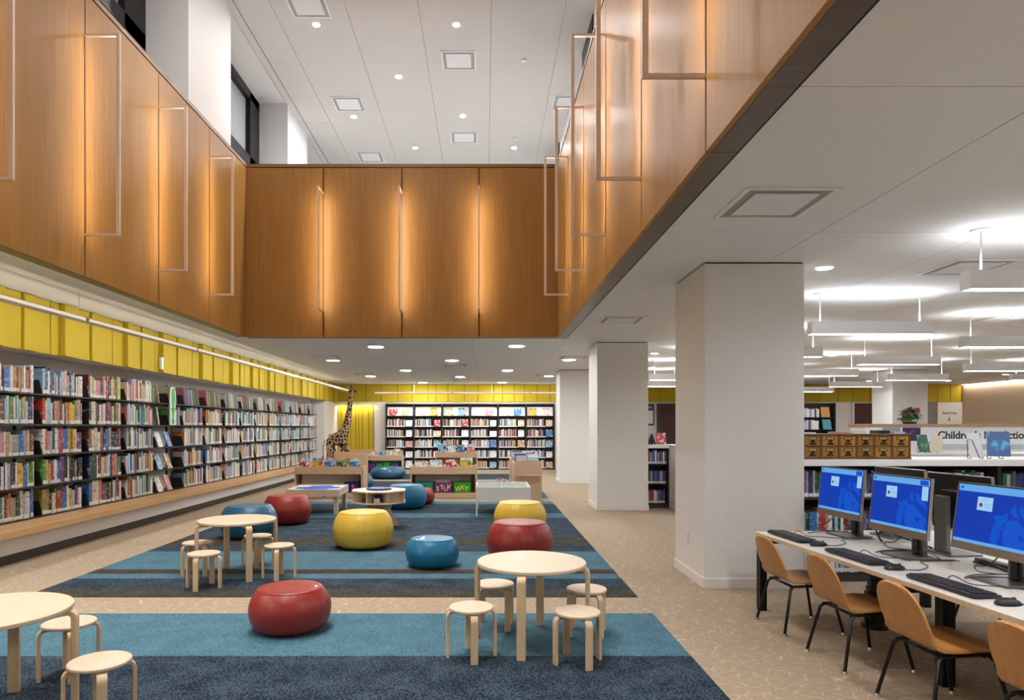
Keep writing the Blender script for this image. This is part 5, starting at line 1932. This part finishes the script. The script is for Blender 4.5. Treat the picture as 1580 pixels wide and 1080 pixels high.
def display_stand(x, y, z, covers, label, sc_=1.0, rz=0.0):
    t = thing('book_stand', label, 'book stand', (x, y, z), rz)
    r = 0.0035 * sc_
    for s, nm in ((-1, 'left'), (1, 'right')):
        c = s * 0.09 * sc_
        MB().tube([(c - 0.055 * sc_ * 1, 0.0, r), (c - 0.02 * sc_, 0.05 * sc_, 0.17 * sc_), (c + 0.02 * sc_, 0.05 * sc_, 0.17 * sc_), (c + 0.055 * sc_, 0.0, r)], r, 6).build('wire', BLACKM, t)
        MB().tube([(c - 0.055 * sc_, 0.0, r), (c - 0.055 * sc_, -0.04 * sc_, r), (c - 0.055 * sc_, -0.04 * sc_, 0.02 * sc_)], r, 6).build('wire', BLACKM, t)
        MB().tube([(c + 0.055 * sc_, 0.0, r), (c + 0.055 * sc_, -0.04 * sc_, r), (c + 0.055 * sc_, -0.04 * sc_, 0.02 * sc_)], r, 6).build('wire', BLACKM, t)
    return t


display_stand(4.52, CYF + 0.13, 1.084, None, 'black wire stand holding two books on the white worktop')
CBL = cover_mat('blue_cover', (0.03, 0.09, 0.28), (0.06, 0.40, 0.66), 8)
CGR = cover_mat('green_cover', (0.02, 0.10, 0.05), (0.10, 0.30, 0.16), 10)


def lean_book(x, y, z, wd, ht, th, rz, tilt, cm, label, edge=None):
    t = thing('picture_book', label, 'picture book', (x, y, z), rz, 'books on display stands')
    M = Matrix.Translation((0, 0, th * sin(tilt))) @ Matrix.Rotation(-tilt, 4, 'X')
    MB().box(-wd / 2, wd / 2, 0, 0.003, 0, ht, M=M).box(-wd / 2, -wd / 2 + 0.003, 0.003, th - 0.003, 0, ht, M=M).box(-wd / 2, wd / 2, th - 0.003, th, 0, ht, M=M).build('cover', cm, t)
    MB().box(-wd / 2 + 0.003, wd / 2 - 0.005, 0.003, th - 0.003, 0.005, ht - 0.005, M=M).build('pages', edge or PAGES, t)


lean_book(4.61, CYF + 0.060, 1.107, 0.165, 0.225, 0.018, -0.45, 0.26, CBL, 'blue picture book leaning on the wire stand, on the right')
lean_book(4.49, CYF + 0.155, 1.094, 0.125, 0.225, 0.014, 0.12, 0.25, PALM['W'], 'book seen from its pale back on the wire stand, on the left', PALM['A'])

# ------------------------------------------------------------------ sign bookcase behind (Children's Nonfiction)
SY = 8.20
t = thing('sign_bookcase', "white bookcase with wooden cap lettered Children's Nonfiction", 'bookcase', (0, 0, 0))
sx0, sx1 = 4.70, 9.2
bx('body', LAMW, (sx0, sx1, SY - 0.32, SY - 0.02, 0, 1.03), t)
bx('ledge', LAMW, (sx0, sx1, SY - 0.34, SY - 0.02, 1.0305, 1.06), t, bevel=0.003)
bx('sign_panel', LAMW, (sx0, sx1, SY - 0.018, SY + 0.02, 0, 1.375), t)
bx('cap', CAPW, (sx0 - 0.015, sx1, SY - 0.03, SY + 0.32, 1.3755, 1.41), t, bevel=0.003)
bx('far_body', LAMW, (sx0, sx1, SY + 0.021, SY + 0.30, 0, 1.375), t)
for k in range(4):
    x = sx0 + 0.85 + 0.80 * k
    bx('label_holder', plain('label_grey', (0.42, 0.43, 0.45), 0.4) if 'label_grey' not in MATS else MATS['label_grey'], (x, x + 0.74, SY - 0.030, SY - 0.0185, 1.09, 1.16), t)
text_obj('lettering', "Children's Nonfiction", 0.130, INK, t, (5.605, SY - 0.0195, 1.228), (pi / 2, 0, 0), 0.001, True)
for k, (xx, c) in enumerate(((4.92, 'g'), (5.17, 'V'))):
    bx('poster', PALM[c] if c != 'V' else cover_mat('poster_purple', (0.05, 0.02, 0.09), (0.2, 0.15, 0.25), 8), (xx, xx + 0.22, SY - 0.024, SY - 0.0185, 1.20 if k else 1.20, 1.365), t)
display_stand(5.35, SY - 0.2, 1.0605, None, 'black wire stand with a green book on the sign bookcase ledge', 0.8)
lean_book(5.29, SY - 0.262, 1.068, 0.13, 0.215, 0.014, 0.1, 0.28, CGR, 'green picture book standing before the sign panel')
lean_book(5.42, SY - 0.285, 1.068, 0.11, 0.20, 0.016, -0.5, 0.25, PALM['C'], 'cream book standing beside the green one by the sign')

# plant with red blooms on the cap
pt = thing('potted_plant', 'leafy green plant with two red blooms on the wooden cap', 'plant', (5.36, SY + 0.14, 1.4105), 0)
MB().lathe([(0, 0), (0.07, 0), (0.085, 0.025), (0.08, 0.03), (0, 0.03)], 20).build('pot', PALM['E'], pt, smooth=True, auto=True)
rp = random.Random(9)
for k in range(130):
    a = rp.uniform(0, 2 * pi)
    el = rp.uniform(0.0, 1.5)
    L = rp.uniform(0.055, 0.085)
    wv = rp.uniform(0.017, 0.026)
    el0 = rp.uniform(0.0, 1.5)
    q0 = 0.075 * cos(el0) ** 0.8
    M = Matrix.Translation((q0 * cos(a), q0 * sin(a), 0.03 + 0.115 * sin(el0))) @ Matrix.Rotation(a, 4, 'Z') @ Matrix.Rotation(-el, 4, 'Y')
    m = MB()
    rib = [(0, 0, 0), (L * .35, 0, 0.012), (L * .7, 0, 0.010), (L, 0, -0.012)]
    wid = [0.004, wv, wv * 0.8, 0.002]
    for i in range(3):
        for s in (-1, 1):
            p = [rib[i], rib[i + 1], (rib[i + 1][0], s * wid[i + 1], rib[i + 1][2] - .006), (rib[i][0], s * wid[i], rib[i][2] - .006)]
            m.face([tuple(M @ Vector(q)) for q in (p if s > 0 else p[::-1])])
    m.build('leaf', LEAFM, pt)
for sx, zz in ((-0.075, 0.135), (0.055, 0.165)):
    m = MB()
    for k in range(9):
        a = k * 2 * pi / 9
        M = Matrix.Translation((sx, -0.05, zz)) @ Matrix.Rotation(a, 4, 'Y') @ Matrix.Rotation(0.3, 4, 'X')
        m.face([tuple(M @ Vector(q)) for q in ((0, 0, 0), (0.022, -0.008, 0.016), (0.0, -0.004, 0.048), (-0.022, -0.008, 0.016))])
    m.build('bloom', FLOWR, pt)

# ------------------------------------------------------------------ far right background
t = thing('far_bookcase', 'black bookcase with face-out books seen over the card catalog', 'bookcase', (0, 0, 0))
fx0, fx1, fy = 8.9, 10.25, 19.3
bx('back_panel', SHELFM, (fx0, fx1, fy + 0.27, fy + 0.285, 0, 2.08), t)
for x in (fx0, fx1 - 0.03):
    bx('upright', SHELFM, (x, x + 0.03, fy, fy + 0.27, 0, 2.08), t)
for z in (0.1, 0.45, 0.80, 1.17, 1.30, 1.66):
    bx('shelf', SHELFM, (fx0 + 0.03, fx1 - 0.03, fy, fy + 0.27, z - 0.02, z), t)
rf = random.Random(2)
fb = MB()
for z, row in ((1.30, 'lower'), (1.66, 'upper'), (0.9, 'bottom')):
    x = fx0 + 0.06
    while x < 9.76:
        wd = rf.choice((0.03, 0.045))
        stuff_book(fb, x + wd / 2, fy + 0.14, z + 0.0005 if z > 1 else 0.8005, wd * .95, 0.2, rf.uniform(0.22, 0.28), 0, PAL[rf.choice('WWgWCLN')][1], lab=False)
        x += wd
o = fb.build('books', BOOKS, None, colors=True)
tag(o, 'pale books standing on the bookcase over the card catalog', 'books', None, 'stuff')
COR = plain('orange_cover', (0.62, 0.28, 0.06), 0.4)
CTE = plain('teal_cover', (0.04, 0.28, 0.36), 0.4)
CRD = cover_mat('red_white_cover', (0.55, 0.04, 0.06), (0.7, 0.6, 0.6), 10)
for x, z, cmx, nm in ((9.97, 1.66, COR, 'orange'), (10.02, 1.30, CTE, 'teal'), (9.97, 0.8, CRD, 'red and white')):
    lean_book(x, fy + 0.02, z + 0.001, 0.26, 0.30, 0.02, 0.1, 0.2, cmx, 'face-out %s book on the bookcase over the card catalog' % nm)
d1 = sempty('door_1')
bx('leaf', DOORM, (12.05, 12.75, YBACK - 0.05, YBACK - 0.005, 0, 2.15), d1, bevel=0.004)
bx('frame', WHITE, (11.97, 12.05, YBACK - 0.06, YBACK - 0.001, 0, 2.185), d1)
bx('frame', WHITE, (12.75, 12.83, YBACK - 0.06, YBACK - 0.001, 0, 2.185), d1)
bx('door_handle', CHROME, (12.12, 12.24, YBACK - 0.085, YBACK - 0.06, 1.0, 1.03), d1)
d2 = sempty('door_2')
bx('leaf', plain('grey_door', (0.20, 0.20, 0.22), 0.5), (14.40, 14.72, YBACK - 0.05, YBACK - 0.005, 0, 2.185), d2)
bx('frame', CAPW, (14.72, 14.76, YBACK - 0.06, YBACK - 0.001, 0, 2.185), d2)
d3 = sempty('door_3')
bx('leaf', DOORM, (5.75, 6.6, YBACK - 0.05, YBACK - 0.005, 0, 2.0), d3, bevel=0.004)
bx('frame', TOEKICK, (5.62, 5.75, YBACK - 0.06, YBACK - 0.001, 0, 2.14), d3)
bx('frame', TOEKICK, (6.6, 6.7, YBACK - 0.06, YBACK - 0.001, 0, 2.14), d3)
bx('head', TOEKICK, (5.75, 6.6, YBACK - 0.06, YBACK - 0.001, 2.0, 2.14), d3)
t = thing('wall_sign', 'white panel with a small Book Drop sign by the tan wall', 'sign', (15.16, YBACK - 0.02, 1.2), 0)
bx('panel', LAMW, (-0.38, 0.42, 0.0, 0.018, -1.19, 0.97), t)
text_obj('lettering', 'Book Drop', 0.10, INK, t, (-0.22, -0.001, 0.60), (pi / 2, 0, 0), 0.001, True)
m = MB()
m.face([(-0.012, -0.002, 0.50), (-0.012, -0.002, 0.42), (-0.05, -0.002, 0.42), (0.0, -0.002, 0.37), (0.05, -0.002, 0.42), (0.012, -0.002, 0.42), (0.012, -0.002, 0.50)])
m.build('arrow', INK, t)
t = thing('notice_board', 'dark grey notice board with a white sheet, seen between the columns', 'notice board', (5.25, YBACK - 0.03, 1.75), 0)
bx('board', GREYB, (-0.28, 0.28, 0, 0.025, -0.33, 0.38), t)
bx('sheet', LAMW, (0.02, 0.24, -0.003, -0.0005, -0.27, 0.16), t)
bx('heading', plain('board_heading', (0.4, 0.4, 0.42), 0.5), (-0.24, 0.20, -0.003, -0.0005, 0.24, 0.29), t)

# low bookcase between the columns, seen past the second one
CY2 = 11.2
low_case('counter_bookcase', 'low black bookcase with white worktop beside the second column', 2.70, 3.12, CY2, 0.45, 1.07, 1)
bx_o = sbox('trim_2', WHITE, (3.121, 3.62, CY2 - 0.4, CY2 + 0.45, 0, 1.07))
rz_ = random.Random(12)
n_ = 0
fb = MB()
for z in (0.08, 0.41, 0.745):
    x = 2.752
    while x < 3.05:
        wd = rz_.choice((0.02, 0.03, 0.034))
        c = rz_.choice('BNgWLRMUNSV')
        stuff_book(fb, x + wd / 2, CY2 + 0.1, z + 0.0005, wd * .95, 0.17, rz_.uniform(0.19, 0.24), 0, PAL[c][1])
        x += wd
o = fb.build('books', BOOKS, None, colors=True)
tag(o, 'books in the low bookcase beside the second column', 'books', None, 'stuff')
face_out('picture_book', 3.03, CY2 + 0.15, 1.071, 0.17, 0.2, 0.016, 0, 0.2, 5, 'pink and red book propped on the worktop by the second column', None)
o = bx('leaflet_box', PALM['R'], (-0.04, 0.04, -0.03, 0.03, 0, 0.2), None, bevel=0.004, loc=(2.79, CY2 + 0.25, 1.0705))
tag(o, 'red leaflet box on the worktop by the second column', 'box')
o = thing('toy_figure', 'small black toy on the worktop beside the red box', 'toy', (2.84, CY2 + 0.05, 1.0705), 0)
MB().tube([(0, 0, 0.0), (0.0, 0, 0.10), (0.01, 0, 0.19)], [0.022, 0.045, 0.02], 10).build('body', BLACK, o, smooth=True)
for s in (-1, 1):
    MB().tube([(s * 0.03, 0, 0.10), (s * 0.055, -0.01, 0.0)], [0.018, 0.014], 8).build('leg', BLACK, o, smooth=True)
